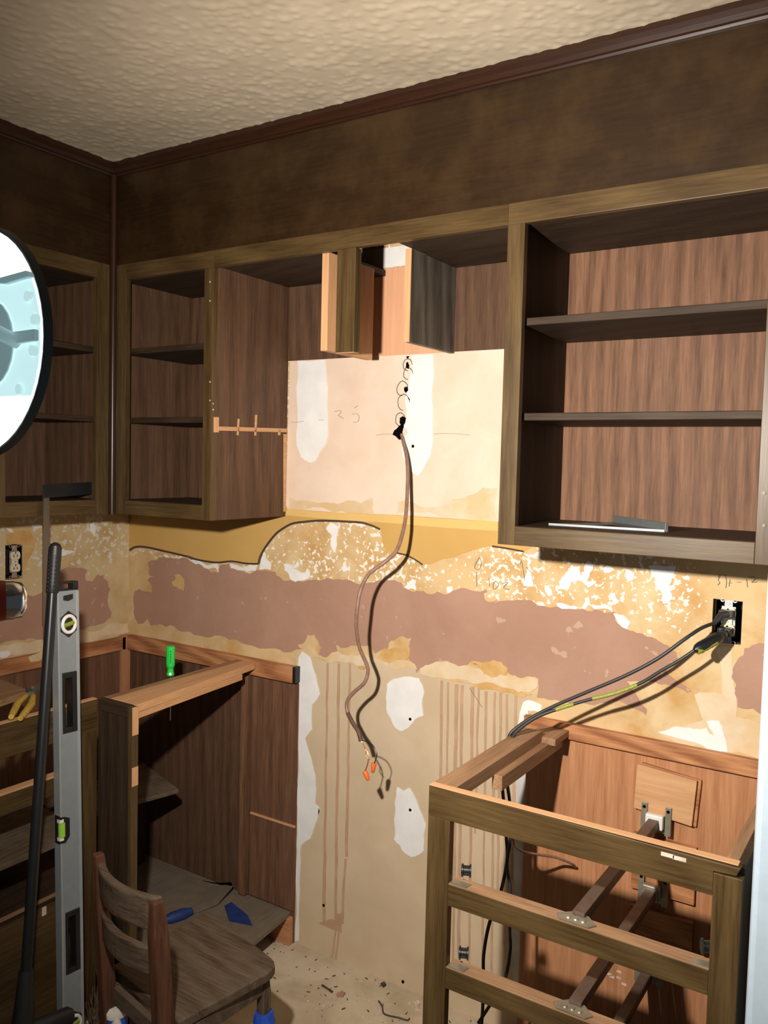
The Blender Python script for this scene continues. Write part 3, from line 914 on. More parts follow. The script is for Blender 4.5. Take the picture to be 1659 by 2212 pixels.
# plywood block screwed to the back
o = MB().prism([(1.842, -0.028, 0.705), (1.978, -0.028, 0.693), (1.985, -0.028, 0.803), (1.846, -0.028, 0.813)], (0, 0.009, 0)).build('plywood_block', RAW('x'), b, 0.001)
MB().prism([(1.850, -0.0185, 0.698), (1.986, -0.0185, 0.690), (1.993, -0.0185, 0.803), (1.854, -0.0185, 0.816)], (0, 0.0085, 0)).build('plywood_block', CLEAT('x'), b, 0.001)
B('plywood_block', b, CLEAT('x'), 1.842, -0.024, 0.335, 1.99, -0.010, 0.462)
B('plywood_block', b, CLEAT('x'), 1.842, -0.024, 0.505, 1.99, -0.010, 0.642)
B('plywood_block', b, CLEAT('x'), 1.55, -0.024, 0.575, 1.70, -0.010, 0.60)


def slide(z, parent, white):
    """centre-mounted drawer slide running from the back panel to a front rail"""
    s = MB().box(1.884, FB + 0.03, z + 0.003, 1.908, -0.04, z + 0.010)
    s.box(1.884, FB + 0.03, z - 0.012, 1.887, -0.04, z + 0.003)
    s.box(1.905, FB + 0.03, z - 0.012, 1.908, -0.04, z + 0.003)
    s.build('drawer_slide', BROWNMETAL, parent, 0.001)
    f = MB().prism([(1.868, FB + 0.004, z), (1.924, FB + 0.004, z), (1.934, FB + 0.018, z), (1.912, FB + 0.040, z), (1.880, FB + 0.040, z), (1.858, FB + 0.018, z)], (0, 0, 0.0022)).build('slide_foot', DULL, parent)
    for dx in (-0.014, 0.0, 0.014):
        MB().cyl((1.896 + dx, FB + 0.016, z + 0.0022), (1.896 + dx, FB + 0.016, z + 0.0045), 0.0055, 0.004, 10).build('screw', DULL, f)
    zb = z + 0.004
    br = MB()
    for dx in (-0.034, 0.022):
        br.box(1.896 + dx, -0.0335, zb - 0.034, 1.896 + dx + 0.014, -0.0300, zb + 0.036)
    br.box(1.862, -0.031, zb - 0.03, 1.932, -0.0265, zb + 0.005)
    bo = br.build('slide_bracket', DULL, parent, 0.0006)
    for dx in (-0.027, 0.029):
        MB().cyl((1.896 + dx, -0.0340, zb + 0.026), (1.896 + dx, -0.0352, zb + 0.026), 0.0038, seg=10).build('bracket_hole', HOLE, bo)
    sk = MB().box(1.876, -0.050, zb - 0.018, 1.917, -0.034, zb + 0.016)
    sk.build('slide_socket', WHITEP if white else DULL, parent, 0.003)


slide(0.687, b, True)
slide(0.515, b, False)
slide(0.314, b, False)
for z in (0.700, 0.528):
    for x, sgn in ((1.662, 1), (2.126, -1)):
        if sgn < 0 and z < 0.6:
            continue
        r_ = MB().lathe((x - 0.012, FB + 0.030, z + 0.006), (0.75, 0.35, 0), [(0, 0.010), (0.001, 0.013), (0.004, 0.013), (0.005, 0.010), (0.016, 0.010), (0.017, 0.013), (0.020, 0.013), (0.020, 0.006), (0.012, 0.005)], 20)
        r_.build('roller_guide', BLACK, b, smooth=True)
        MB().prism([(x - 0.024, FB + 0.003, z - 0.014), (x + 0.012, FB + 0.004, z - 0.014), (x + 0.016, FB + 0.022, z - 0.014), (x - 0.02, FB + 0.02, z - 0.014)], (0, 0, 0.0022)).build('roller_plate', DULL, b)
for x, y in ((1442, 1847), (1468, 1855)):
    p = PY(x, y, FB)
    B('paint_chip', b, CHIP, p.x - 0.011, FB - 0.0006, p.z - 0.0035, p.x + 0.011, FB + 0.0005, p.z + 0.0035, 0)
for x, y in ((1316, 2104), (1322, 2110), (1337, 2099), (1337, 2112), (1348, 2126)):
    p = PY(x, y, -0.010)
    B('paint_chip', b, CHIP, p.x - 0.006, -0.0108, p.z - 0.003, p.x + 0.006, -0.0102, p.z + 0.003, 0)
# ------------------------------------------------------------------ corner base cabinet (gap on its right side)
c = thing('base_cabinet', (0.45, -0.30, 0), 'gutted corner base cabinet with open end, raw top board and green screwdriver stuck in it', 'cabinet')
top = [(0.583, FB + FT, 0), (0.700, FB + FT, 0), (0.630, -0.030, 0), (0.566, -0.030, 0)]
MB().prism([(p[0], p[1], 0.856) for p in [(0.600, FB + FT, 0), (0.700, FB + FT, 0), (0.630, -0.030, 0), (0.578, -0.030, 0)]], (0, 0, 0.0205)).build('top_board', RAW('y'), c, 0.001)
MB().prism([(p[0], p[1], 0.852) for p in [(0.572, FB + FT, 0), (0.5995, FB + FT, 0), (0.5775, -0.030, 0), (0.550, -0.030, 0)]], (0, 0, 0.0250)).build('top_board', RAWBROWN('y'), c, 0.001)
MB().prism([(p[0], p[1], 0.838) for p in [(0.672, FB + FT, 0), (0.697, FB + FT, 0), (0.642, -0.10, 0), (0.617, -0.10, 0)]], (0, 0, 0.0178)).build('under_cleat', RAW('y'), c, 0.001)
B('front_panel', c, DARK('z'), 0.5715, FB, 0.0, 0.690, FB + FT, 0.846)
B('front_rail', c, DARK('x'), 0.5715, FB - 0.002, 0.846, 0.690, FB + FT, ZTOP)
B('end_stile', c, FRONT('z'), 0.690, FB, 0.0, 0.703, FB + FT + 0.003, 0.874)
for z0_, z1_ in ((0.80, 0.874), (0.665, 0.715)):
    B('raw_split', c, RAW('z'), 0.7031, FB + 0.001, z0_, 0.7045, FB + FT + 0.002, z1_, 0)
B('back_panel', c, INNER('z'), 0.002, -0.010, 0.10, 0.600, -0.003, 0.832)
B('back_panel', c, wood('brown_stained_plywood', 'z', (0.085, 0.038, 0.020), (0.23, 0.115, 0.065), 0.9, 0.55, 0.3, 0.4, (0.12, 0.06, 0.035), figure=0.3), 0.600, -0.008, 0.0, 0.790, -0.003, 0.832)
B('back_batten', c, INNER2('z'), 0.572, -0.030, 0.105, 0.600, -0.010, 0.832)
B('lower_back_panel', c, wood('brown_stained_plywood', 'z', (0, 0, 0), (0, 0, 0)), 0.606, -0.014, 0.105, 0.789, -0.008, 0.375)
B('raw_top_edge', c, RAW('x'), 0.606, -0.0145, 0.375, 0.789, -0.008, 0.380, 0)
B('back_cleat', c, CLEAT('x'), 0.022, -0.026, 0.834, 0.780, -0.003, 0.885)
B('cleat_end', c, BLACK, 0.780, -0.027, 0.836, 0.792, -0.003, 0.886)
B('corner_post', c, BASEIN('z'), 0.003, -0.045, 0.10, 0.022, -0.010, 0.884)
o = MB().prism([(0.02, -0.575, 0.088), (0.585, -0.56, 0.088), (0.79, -0.36, 0.088), (0.800, -0.216, 0.088), (0.778, -0.010, 0.088), (0.02, -0.010, 0.088)], (0, 0, 0.012)).build('bottom_panel', LINER, c)
B('kick_board', c, BASEIN('x'), 0.595, -0.03, 0.0, 0.79, -0.012, 0.088)
o = MB().prism([(0.15, -0.50, 0.445), (0.36, -0.42, 0.445), (0.425, -0.155, 0.445), (0.15, -0.06, 0.445)], (0, 0, 0.014)).build('shelf', GRIME, c, 0.001)
o['label'] = 'small leftover shelf corner'
B('shelf_support', c, DARK('z'), 0.14, -0.50, 0.10, 0.155, -0.05, 0.46)

# loose curled floor liner
sheet_v, sheet_f = [], []
nx_, ny_ = 16, 12
c00, c10, c11, c01 = PZ(330, 1858, 0.104), PZ(523, 1912, 0.104), PZ(470, 1956, 0.104), PZ(300, 2010, 0.104)
mb = MB()
grid = []
for j in range(ny_ + 1):
    for i in range(nx_ + 1):
        s_, t_ = i / nx_, j / ny_
        p = (c00 * (1 - s_) + c10 * s_) * (1 - t_) + (c01 * (1 - s_) + c11 * s_) * t_
        lift = 0.0
        if s_ > 0.55:
            lift = 0.034 * ((s_ - 0.55) / 0.45) ** 2 * (1 - 0.85 * t_)
        p.z = 0.1035 + lift
        p.y = min(p.y, -0.035)
        grid.append(p)
n = len(grid)
mb.v = grid + [p + Vector((0, 0, -0.002)) for p in grid]
w_ = nx_ + 1
for j in range(ny_):
    for i in range(nx_):
        a = j * w_ + i
        mb.f.append([a, a + 1, a + w_ + 1, a + w_][::-1])
        mb.f.append([n + a, n + a + 1, n + a + w_ + 1, n + a + w_])
for i in range(nx_):
    mb.f.append([i, i + 1, n + i + 1, n + i])
    a = ny_ * w_ + i
    mb.f.append([a + 1, a, n + a, n + a + 1])
for j in range(ny_):
    a = j * w_
    mb.f.append([a + w_, a, n + a, n + a + w_])
    a = j * w_ + nx_
    mb.f.append([a, a + w_, n + a + w_, n + a])
tag(mb.build('floor_liner', LINER, smooth=True), 'loose grey liner sheet with a curled corner inside the corner cabinet', 'liner sheet')
# blue tape / plastic
pts = [PZ(x, y, 0.1005) for x, y in ((485, 1958), (500, 1950), (535, 1978), (545, 2000), (495, 1990))]
SHADEBLUE = plain('shaded_blue_tape', (0.012, 0.035, 0.16), 0.6, 0, 0.25)  # darker copy of the blue tape, with the shade put into its colour
tag(MB().prism(pts, (0, 0, 0.0025)).build('tape_strip', SHADEBLUE), 'flat blue tape strip sticking out from under the curled liner', 'tape')
p = PZ(350, 1990, 0.112)
q = PZ(415, 1968, 0.112)
tag(MB().tube([p, p.lerp(q, 0.3), p.lerp(q, 0.7), q], [0.008, 0.017, 0.018, 0.010], 12, 0).build('blue_bundle', SHADEBLUE, smooth=True), 'crumpled blue plastic behind the chair backrest', 'plastic wrap')

# ------------------------------------------------------------------ base run on the side wall
d_ = thing('base_cabinet', (0.30, -1.05, 0), 'doorless base cabinet on the side wall with grimy shelves behind the level', 'cabinet')
GX = 0.570
YE = -1.55
B('frame_rail', d_, FRONT('y'), GX - FT, YE, 0.790, GX, FB - 0.003, ZTOP - 0.001)
B('raw_top_edge', d_, RAW('y'), GX - FT, YE, ZTOP - 0.001, GX - 0.001, FB - 0.003, ZTOP + 0.001, 0)
B('frame_rail', d_, FRONT('y'), GX - FT, YE, 0.655, GX, -0.665, 0.700)
B('raw_top_edge', d_, RAW('y'), GX - FT - 0.005, YE, 0.700, GX - 0.001, -0.665, 0.706, 0)
B('frame_stile', d_, FRONT('z'), GX - FT, -0.665, 0.0, GX, FB - 0.003, 0.79)
B('shelf', d_, GRIME, 0.03, YE, 0.515, GX - 0.002, -0.60, 0.530)
B('shelf', d_, DARK('y'), 0.03, YE, 0.375, GX - 0.002, -0.60, 0.388)
B('raw_top_edge', d_, RAWBROWN('y'), GX - 0.012, YE, 0.3885, GX + 0.001, -0.665, 0.392, 0)
B('lower_panel', d_, FRONT('y'), GX - FT, YE, 0.0, GX - 0.002, -0.665, 0.375)
B('side_cleat', d_, CLEAT('y'), 0.002, YE, 0.834, 0.022, -0.030, 0.880)
B('back_panel', d_, wood('brown_stained_plywood', 'z', (0, 0, 0), (0, 0, 0)), 0.002, YE, 0.05, 0.009, -0.046, 0.834)
B('bottom_panel', d_, DARK('y'), 0.009, YE, 0.08, GX - FT, -0.60, 0.095)
o = MB().prism([(0.03, YE, 0.845), (0.345, YE, 0.845), (0.345, -0.72, 0.845), (0.32, -0.62, 0.845), (0.03, -0.585, 0.845)], (0, 0, 0.018)).build('corner_web', RAWBROWN('y'), d_)
o = MB().prism([PX(60, 1380 + 40, 0.0225), PX(70, 1415, 0.0225), PX(92, 1407, 0.0225), PX(95, 1420, 0.0225), PX(84, 1428, 0.0225), PX(66, 1430, 0.0225)], (0.001, 0, 0)).build('plaster_smear', CREAM, d_)
pp = PX(96, 1968, GX + 0.001)
B('paint_chip', d_, CHIP, GX - 0.0015, pp.y - 0.006, pp.z - 0.012, GX + 0.0006, pp.y + 0.006, pp.z + 0.010, 0)

# ------------------------------------------------------------------ refrigerator at the edge
f = thing('refrigerator', (2.58, -0.42, 0), 'tall white refrigerator beside the gutted drawer base cabinet', 'refrigerator')
B('cabinet_shell', f, WHITE, 2.224, -0.72, 0.03, 2.93, -0.06, 1.68, 0.008)
B('door', f, WHITE, 2.224, -0.80, 0.12, 2.93, -0.728, 1.42, 0.010)
B('door', f, WHITE, 2.224, -0.80, 1.435, 2.93, -0.728, 1.68, 0.010)
B('door_handle', f, WHITEP, 2.84, -0.83, 0.8, 2.87, -0.801, 1.15, 0.006)
B('kick_grille', f, BLACK, 2.26, -0.74, 0.0, 2.90, -0.10, 0.10, 0.002)

# ------------------------------------------------------------------ outlets


def outlet(wallname, center, nrm, right, label):
    """duplex receptacle in an open metal box; nrm points into the room"""
    n_, r_ = Vector(nrm), Vector(right)
    u_ = Vector((0, 0, 1))
    M = Matrix.Identity(4)
    for i in range(3):
        M[i][0], M[i][1], M[i][2], M[i][3] = r_[i], u_[i], n_[i], center[i]
    t = thing('power_outlet', center, label, 'outlet')

    def mk(name, mb, mat, par=t, bevel=0.0, smooth=False):
        return mb.xf(M).build(name, mat, par, bevel, smooth)
    bx = MB()
    w2, h2, dp = 0.0295, 0.048, 0.05
    bx.box(-w2, -h2, -dp, w2, h2, -dp + 0.002).box(-w2, -h2, -dp, -w2 + 0.0015, h2, -0.001).box(w2 - 0.0015, -h2, -dp, w2, h2, -0.001).box(-w2, h2 - 0.0015, -dp, w2, h2, -0.001).box(-w2, -h2, -dp, w2, -h2 + 0.0015, -0.001)
    mk('outlet_box', bx, plain('blackened_steel', (0.015, 0.013, 0.011), 0.7, 0.3))
    y_ = MB().box(-0.009, 0.034, 0.001, 0.009, 0.052, 0.003).box(-0.009, -0.052, 0.001, 0.009, -0.034, 0.003).box(-0.0155, -0.034, -0.003, 0.0155, 0.034, 0.001)
    yo = mk('yoke', y_, STEEL, bevel=0.0004)
    for sx in (-1, 1):
        for sz in (-1, 1):
            ring = MB().tube([Vector((sx * 0.0135 + 0.0042 * math.cos(a), sz * 0.049 + 0.0042 * math.sin(a), 0.002)) for a in [2 * math.pi * i / 14 for i in range(15)]], 0.0016, 6)
            mk('ear', ring, STEEL, yo, smooth=True)
    for sz in (-1, 1):
        mk('screw', MB().cyl((0, sz * 0.0425, 0.003), (0, sz * 0.0425, 0.0045), 0.0035, seg=10), STEEL, yo)
    body = MB().box(-0.010, -0.030, 0.001, 0.010, 0.030, 0.0065)
    bo = mk('receptacle_body', body, IVORY, bevel=0.001)
    for sz in (-1, 1):
        cz = sz * 0.0195
        prof = []
        for i in range(28):
            a = 2 * math.pi * i / 28
            prof.append((max(-0.0165, min(0.0165, 0.0175 * math.cos(a))), cz + max(-0.0125, min(0.0125, 0.0175 * math.sin(a))), 0.0010))
        fo = mk('receptacle_face', MB().prism(prof, (0, 0, 0.0085)), IVORY, bevel=0.0008)
        for sx, hh in ((-0.0058, 0.0042), (0.0058, 0.0034)):
            mk('slot', MB().box(sx - 0.0012, cz - hh - 0.001, 0.0094, sx + 0.0012, cz + hh - 0.001, 0.0099), HOLE, fo)
        mk('ground_slot', MB().cyl((0, cz + 0.0085, 0.0094), (0, cz + 0.0085, 0.0099), 0.0024, seg=10), HOLE, fo)
    mk('screw', MB().cyl((0, 0, 0.0065), (0, 0, 0.0078), 0.0026, seg=10), STEEL)
    return t, M


oR, MR = outlet('back', Vector((2.030, 0.004, 1.179)), (0, -1, 0), (1, 0, 0), 'ivory duplex outlet with two black plugs in the mustard coloured wall')
oL, ML = outlet('left', Vector((-0.004, -0.452, 1.183)), (1, 0, 0), (0, 1, 0), 'empty ivory duplex outlet on the side wall')

# ------------------------------------------------------------------ power cords


def pathY(lst):
    return [PY(x, y, -d) for x, y, d in lst]


cA = pathY([(1543, 1346, 0.045), (1515, 1357, 0.07), (1480, 1380, 0.095), (1420, 1423, 0.115), (1350, 1460, 0.13), (1270, 1494, 0.145), (1200, 1524, 0.16), (1150, 1549, 0.175), (1115, 1573, 0.19), (1100, 1590, 0.20), (1092, 1625, 0.205), (1085, 1680, 0.21), (1088, 1735, 0.22), (1094, 1810, 0.22), (1095, 1860, 0.22), (1082, 1925, 0.23), (1057, 1995, 0.25), (1045, 2060, 0.25), (1044, 2110, 0.25), (1042, 2190, 0.25), (1035, 2250, 0.26)])
k = thing('extension_cord', PY(1543, 1346, -0.03), 'black power cord from the upper outlet socket draped over the drawer cabinet', 'cord')
MB().tube(cA, 0.0042, 8, 6).build('cord', CORD, k, smooth=True)
P0 = Vector((2.030, -0.006, 1.1985))
MB().prism([(2.013, -0.007, 1.190), (2.046, -0.007, 1.190), (2.046, -0.007, 1.2075), (2.013, -0.007, 1.2075)], (0, -0.020, 0)).build('plug', CORD, k, 0.003)
MB().tube([Vector((2.034, -0.020, 1.199)), Vector((2.020, -0.028, 1.196)), cA[0]], [0.0095, 0.0085, 0.0055], 10).build('plug_neck', CORD, k, smooth=True)

cB = pathY([(1500, 1405, 0.115), (1470, 1425, 0.12), (1430, 1448, 0.125), (1385, 1475, 0.13), (1330, 1497, 0.14), (1270, 1512, 0.15), (1210, 1530, 0.165), (1160, 1549, 0.182), (1122, 1575, 0.198), (1108, 1592, 0.205), (1101, 1625, 0.21), (1095, 1680, 0.22), (1101, 1735, 0.23), (1102, 1815, 0.23), (1095, 1865, 0.23), (1101, 1910, 0.24), (1102, 1940, 0.24), (1101, 2010, 0.24), (1102, 2055, 0.24), (1088, 2122, 0.25), (1054, 2178, 0.26), (1033, 2210, 0.27)])
k = thing('extension_cord', PY(1500, 1405, -0.03), 'black power cord with a yellow green inline plug in the lower outlet socket', 'cord')
co = MB().tube(cB, 0.0040, 8, 6).build('cord', CORD, k, smooth=True)
bandp = crom(cB, 6)
MB().tube(bandp[19:30], 0.0046, 8, 0).build('tape_band', GRIT, co, smooth=True)
MB().tube(bandp[33:38], 0.0046, 8, 0).build('tape_band', GRIT, co, smooth=True)
MB().prism([(2.014, -0.007, 1.150), (2.045, -0.007, 1.150), (2.045, -0.007, 1.168), (2.014, -0.007, 1.168)], (0, -0.028, 0)).build('plug', BLACK, k, 0.004)
e0, e1 = Vector((2.030, -0.034, 1.157)), cB[0]
e0b = PY(1560, 1372, -0.055)
ax = (e1 - e0b)
MB().tube([e0, e0.lerp(e0b, 0.6), e0b], [0.010, 0.010, 0.009], 12).build('plug_neck', BLACK, k, smooth=True)
body = MB().tube([e0b, e0b + ax * 0.15, e0b + ax * 0.8, e0b + ax * 0.92, e1], [0.008, 0.0125, 0.0125, 0.010, 0.005], 14).build('inline_body', BLACK, k, smooth=True)
side_ = Vector((0.30, -0.55, -0.75)).normalized()
MB().tube([e0b + ax * 0.28 + side_ * 0.0052, e0b + ax * 0.92 + side_ * 0.0052], [0.0095, 0.0085], 12).build('inline_label', GRIT, body, smooth=True)
for ff in (0.42, 0.58, 0.74):
    q = e0b + ax * ff + side_ * 0.0145
    MB().cyl(q - side_ * 0.002, q + side_ * 0.0008, 0.0022, seg=8).build('inline_dot', HOLE, body)

cC = pathY([(1106, 1790, 0.21), (1112, 1825, 0.20), (1131, 1840, 0.18), (1163, 1846, 0.14), (1200, 1852, 0.09), (1235, 1866, 0.05), (1243, 1874, 0.014)])
tag(MB().tube(cC, 0.0034, 8, 5).build('branch_cord', SHEATH, smooth=True), 'thin brown cord curving to the back of the drawer cabinet', 'cord')

# ------------------------------------------------------------------ hanging cable
cb = [(868, 938, 0.002), (872, 958, 0.012), (878, 985, 0.025), (881, 1020, 0.04), (880, 1060, 0.055), (877, 1110, 0.08), (870, 1150, 0.11), (856, 1190, 0.14), (830, 1215, 0.165), (797, 1240, 0.18), (779, 1275, 0.19), (771, 1320, 0.20), (770, 1360, 0.19), (777, 1400, 0.175), (790, 1430, 0.16), (795, 1450, 0.155), (787, 1475, 0.16), (765, 1495, 0.165), (750, 1515, 0.17), (751, 1540, 0.175), (763, 1563, 0.18), (774, 1580, 0.185), (780, 1601, 0.19)]
pts = pathY(cb)
k = thing('electrical_cable', pts[0], 'brown cable hanging from the wall hole with two orange wire nuts', 'cable')
fl = MB().tube(pts, 0.0052, 10, 6)
fl.build('sheath', SHEATH, k, smooth=True)
MB().tube(pts[-4:], [0.0056, 0.0062], 10, 4).build('torn_sheath_end', plain('torn_dark_sheath', (0.10, 0.05, 0.03), 0.6, 0, 0.3), k, smooth=True)
w1 = pathY([(781, 1599, 0.19), (795, 1603, 0.192), (807, 1612, 0.195), (814, 1628, 0.198), (812, 1640, 0.2), (808, 1650, 0.2)])
MB().tube(w1, 0.0014, 6, 5).build('black_wire', BLACK, k, smooth=True)
w2 = pathY([(781, 1601, 0.19), (787, 1613, 0.192), (794, 1625, 0.195), (796, 1640, 0.198), (793, 1655, 0.2), (788, 1667, 0.2)])
MB().tube(w2, 0.0016, 6, 5).build('copper_wire', COPPER, k, smooth=True)
w3 = pathY([(782, 1603, 0.19), (790, 1618, 0.197), (790, 1630, 0.2), (795, 1638, 0.2), (799, 1641, 0.2)])
MB().tube(w3, 0.0012, 6, 5).build('copper_wire', COPPER, k, smooth=True)
for (ax_, ay_, bx_, by_) in ((788, 1666, 796, 1686), (808, 1648, 805, 1669)):
    p, q = PY(ax_, ay_, -0.2), PY(bx_, by_, -0.2)
    dd = q - p
    MB().lathe(p, dd, [(0, 0.0062), (0.003, 0.0072), (dd.length * 0.55, 0.0062), (dd.length * 0.93, 0.0048), (dd.length, 0.003)], 12).build('wire_nut', ORANGE, k, smooth=True)
MB().prism([PY(x, y, 0) for x, y in ((774, 1440), (782, 1438), (793, 1441), (788, 1446), (778, 1445))], (0, -0.003, 0)).build('glue_drop', STAIN, wall_back)

# ------------------------------------------------------------------ tools
# box level leaning on the side counter
Lb, Lt = Vector((0.672, -0.742, 0.0)), Vector((0.612, -0.720, 1.207))
up_ = (Lt - Lb).normalized()
wd_ = Vector((0.08, 1, 0))
wd_ = (wd_ - up_ * wd_.dot(up_)).normalized()        # wide direction
nn = wd_.cross(up_).normalized()                      # face normal, into the room
M = Matrix.Identity(4)
for i in range(3):
    M[i][0], M[i][1], M[i][2], M[i][3] = wd_[i], nn[i], up_[i], Lb[i]
lv = thing('spirit_level', Lb, 'tall grey box beam level leaning beside the broom', 'spirit level')


def LV(name, mb, mat, par=lv, bevel=0.0, smooth=False):
    return mb.xf(M).build(name, mat, par, bevel, smooth)


hw, ht, LL = 0.029, 0.0125, 1.21


def level_body():
    mb = MB()
    z = [0.016, 0.235, 0.390, 0.835, 0.985, LL - 0.022]
    # web either side of the two hand holes
    for a, b2 in ((z[0], z[1]), (z[2], z[3]), (z[4], z[5])):
        mb.box(-hw, -ht, a, hw, ht, b2)
    for a, b2 in ((z[1], z[2]), (z[3], z[4])):
        mb.box(-hw, -ht, a, -0.018, ht, b2)
        mb.box(0.021, -ht, a, hw, ht, b2)
    return mb


LV('beam', level_body(), ALU, bevel=0.0012)
for x0_, x1_ in ((-hw - 0.0006, -hw + 0.004), (hw - 0.008, hw + 0.0006)):
    LV('edge_rib', MB().box(x0_, -ht - 0.0012, 0.018, x1_, ht + 0.0012, LL - 0.024), ALUL, bevel=0.001)
for z0_, z1_ in ((0.235, 0.390), (0.835, 0.985)):
    fr = MB().box(-0.0185, -ht - 0.001, z0_, -0.0125, ht + 0.002, z1_).box(0.008, -ht - 0.001, z0_, 0.0215, ht + 0.002, z1_).box(-0.0125, -ht - 0.001, z0_, 0.008, ht + 0.002, z0_ + 0.014).box(-0.0125, -ht - 0.001, z1_ - 0.014, 0.008, ht + 0.002, z1_)
    LV('hand_grip', fr, BLACK, bevel=0.002)
LV('end_cap', MB().box(-hw, -ht, LL - 0.022, -hw + 0.014, ht, LL).box(-hw + 0.014, -ht, LL - 0.022, hw, ht, LL - 0.018).box(hw - 0.014, -ht, LL - 0.018, hw, ht, LL).box(-hw + 0.014, -ht, LL - 0.005, hw - 0.014, ht, LL), BLACK, bevel=0.001)
LV('end_cap', MB().box(-hw, -ht, 0, hw, ht, 0.016), BLACK, bevel=0.001)
LV('badge', MB().prism([(-0.013, ht, LL - 0.034), (0.013, ht, LL - 0.031), (0.013, ht, LL - 0.043), (0.0, ht, LL - 0.048), (-0.013, ht, LL - 0.045)], (0, 0.0012, 0)), BLACK)
for zc in (1.105, 0.105):
    hx = [(0.025 * math.cos(math.radians(a)), ht - 0.002, zc + 0.033 * math.sin(math.radians(a))) for a in (30, 90, 150, 210, 270, 330)]
    vb = LV('vial_housing', MB().prism(hx, (0, 0.0042, 0)), BLACK)
    ringp = [Vector((0.0175 * math.cos(a), ht + 0.0025, zc + 0.0205 * math.sin(a))) for a in [2 * math.pi * i / 24 for i in range(25)]]
    LV('vial_ring', MB().tube(ringp, 0.0046, 8), WHITEP, vb, smooth=True)
    LV('vial', MB().cyl((-0.013, ht + 0.002, zc - 0.003), (0.013, ht + 0.002, zc + 0.003), 0.0055, seg=12), plain('vial_green', (0.25, 0.30, 0.04), 0.1), vb, smooth=True)
zc = 0.60
vb = LV('vial_housing', MB().prism([(-hw - 0.0012, ht + 0.0006, zc - 0.032), (-hw + 0.012, ht + 0.0006, zc - 0.034), (-hw + 0.024, ht + 0.0006, zc - 0.020), (-hw + 0.024, ht + 0.0006, zc + 0.024), (-hw + 0.012, ht + 0.0006, zc + 0.030), (-hw - 0.0012, ht + 0.0006, zc + 0.032)], (0, 0.0022, 0)), BLACK)
LV('vial_window', MB().box(-hw - 0.0022, -ht + 0.004, zc - 0.034, -hw - 0.0008, ht + 0.001, zc + 0.034), BLACK, vb)
LV('vial', MB().cyl((-hw + 0.004, ht - 0.0005, zc - 0.017), (-hw + 0.004, ht - 0.0005, zc + 0.017), 0.0085, seg=14), plain('vial_bright_green', (0.30, 0.62, 0.06), 0.1), vb, smooth=True)
for s_ in (-1, 1):
    LV('vial_cap', MB().box(-hw - 0.004, ht - 0.008, zc + s_ * 0.022 - 0.004, -hw + 0.007, ht + 0.0042, zc + s_ * 0.022 + 0.004), WHITEP, vb)

# broom
bt = PX(120, 1172, 0.600)
bb = PX(48, 2222, 0.735)
br = thing('push_broom', (bb.x, bb.y, 0), 'black push broom with a knobbly grip leaning behind the level', 'broom')
ax = (bt - bb).normalized()
ln = (bt - bb).length
MB().tube([bb + ax * 0.06, bt - ax * 0.12], 0.0125, 14).build('handle', BLACK, br, smooth=True)
MB().lathe(bt - ax * 0.125, ax, [(0, 0.0135), (0.004, 0.0155), (0.03, 0.0150), (0.09, 0.0160), (0.112, 0.0155), (0.121, 0.011), (0.125, 0.004)], 18).build('grip', BLACKR, br, smooth=True)
tocam = (CAM - bt).normalized()
sd = ax.cross(tocam).normalized()
fr_ = sd.cross(ax).normalized()
knob = MB()
for i in range(9):
    for a in (-0.9, -0.35, 0.25, 0.85):
        dirv = (fr_ * math.cos(a) + sd * math.sin(a))
        if fr_.dot(tocam) < 0:
            dirv = -dirv
        q = bt - ax * (0.118 - i * 0.0098) + dirv * 0.0150
        knob.cyl(q, q + dirv * 0.0016, 0.0024, 0.0012, 6)
tag(knob.build('grip_studs', BLACKR, br), kind='stuff')
sg = 1 if fr_.dot(tocam) > 0 else -1
q = bt - ax * 0.02 + fr_ * sg * 0.0140
MB().tube([q - ax * 0.012, q + ax * 0.010], 0.0042, 10).build('grip_inlay', plain('grey_inlay', (0.16, 0.15, 0.12), 0.5), br, smooth=True)
MB().tube([bb - ax * 0.01, bb + ax * 0.06, bb + ax * 0.125], [0.026, 0.020, 0.0165], 16).build('socket', BLACKR, br, smooth=True)
hdir = Vector((0.30, 0.95, 0)).normalized()
hc = bb + Vector((0, 0, -0.012))
MB().tube([hc - hdir * 0.16, hc - hdir * 0.15, hc + hdir * 0.105, hc + hdir * 0.115], [0.012, 0.020, 0.020, 0.012], 14).build('head', BLACKR, br, smooth=True)
bz = hc.z - 0.012
pdir = Vector((hdir.y, -hdir.x, 0))
MB().prism([hc - hdir * 0.155 - pdir * 0.016 + Vector((0, 0, -0.012)), hc + hdir * 0.11 - pdir * 0.016 + Vector((0, 0, -0.012)), hc + hdir * 0.11 + pdir * 0.016 + Vector((0, 0, -0.012)), hc - hdir * 0.155 + pdir * 0.016 + Vector((0, 0, -0.012))], (0, 0, -bz)).build('bristles', plain('black_bristles', (0.02, 0.018, 0.016), 0.9, 0, 0.5, vscale=250), br)

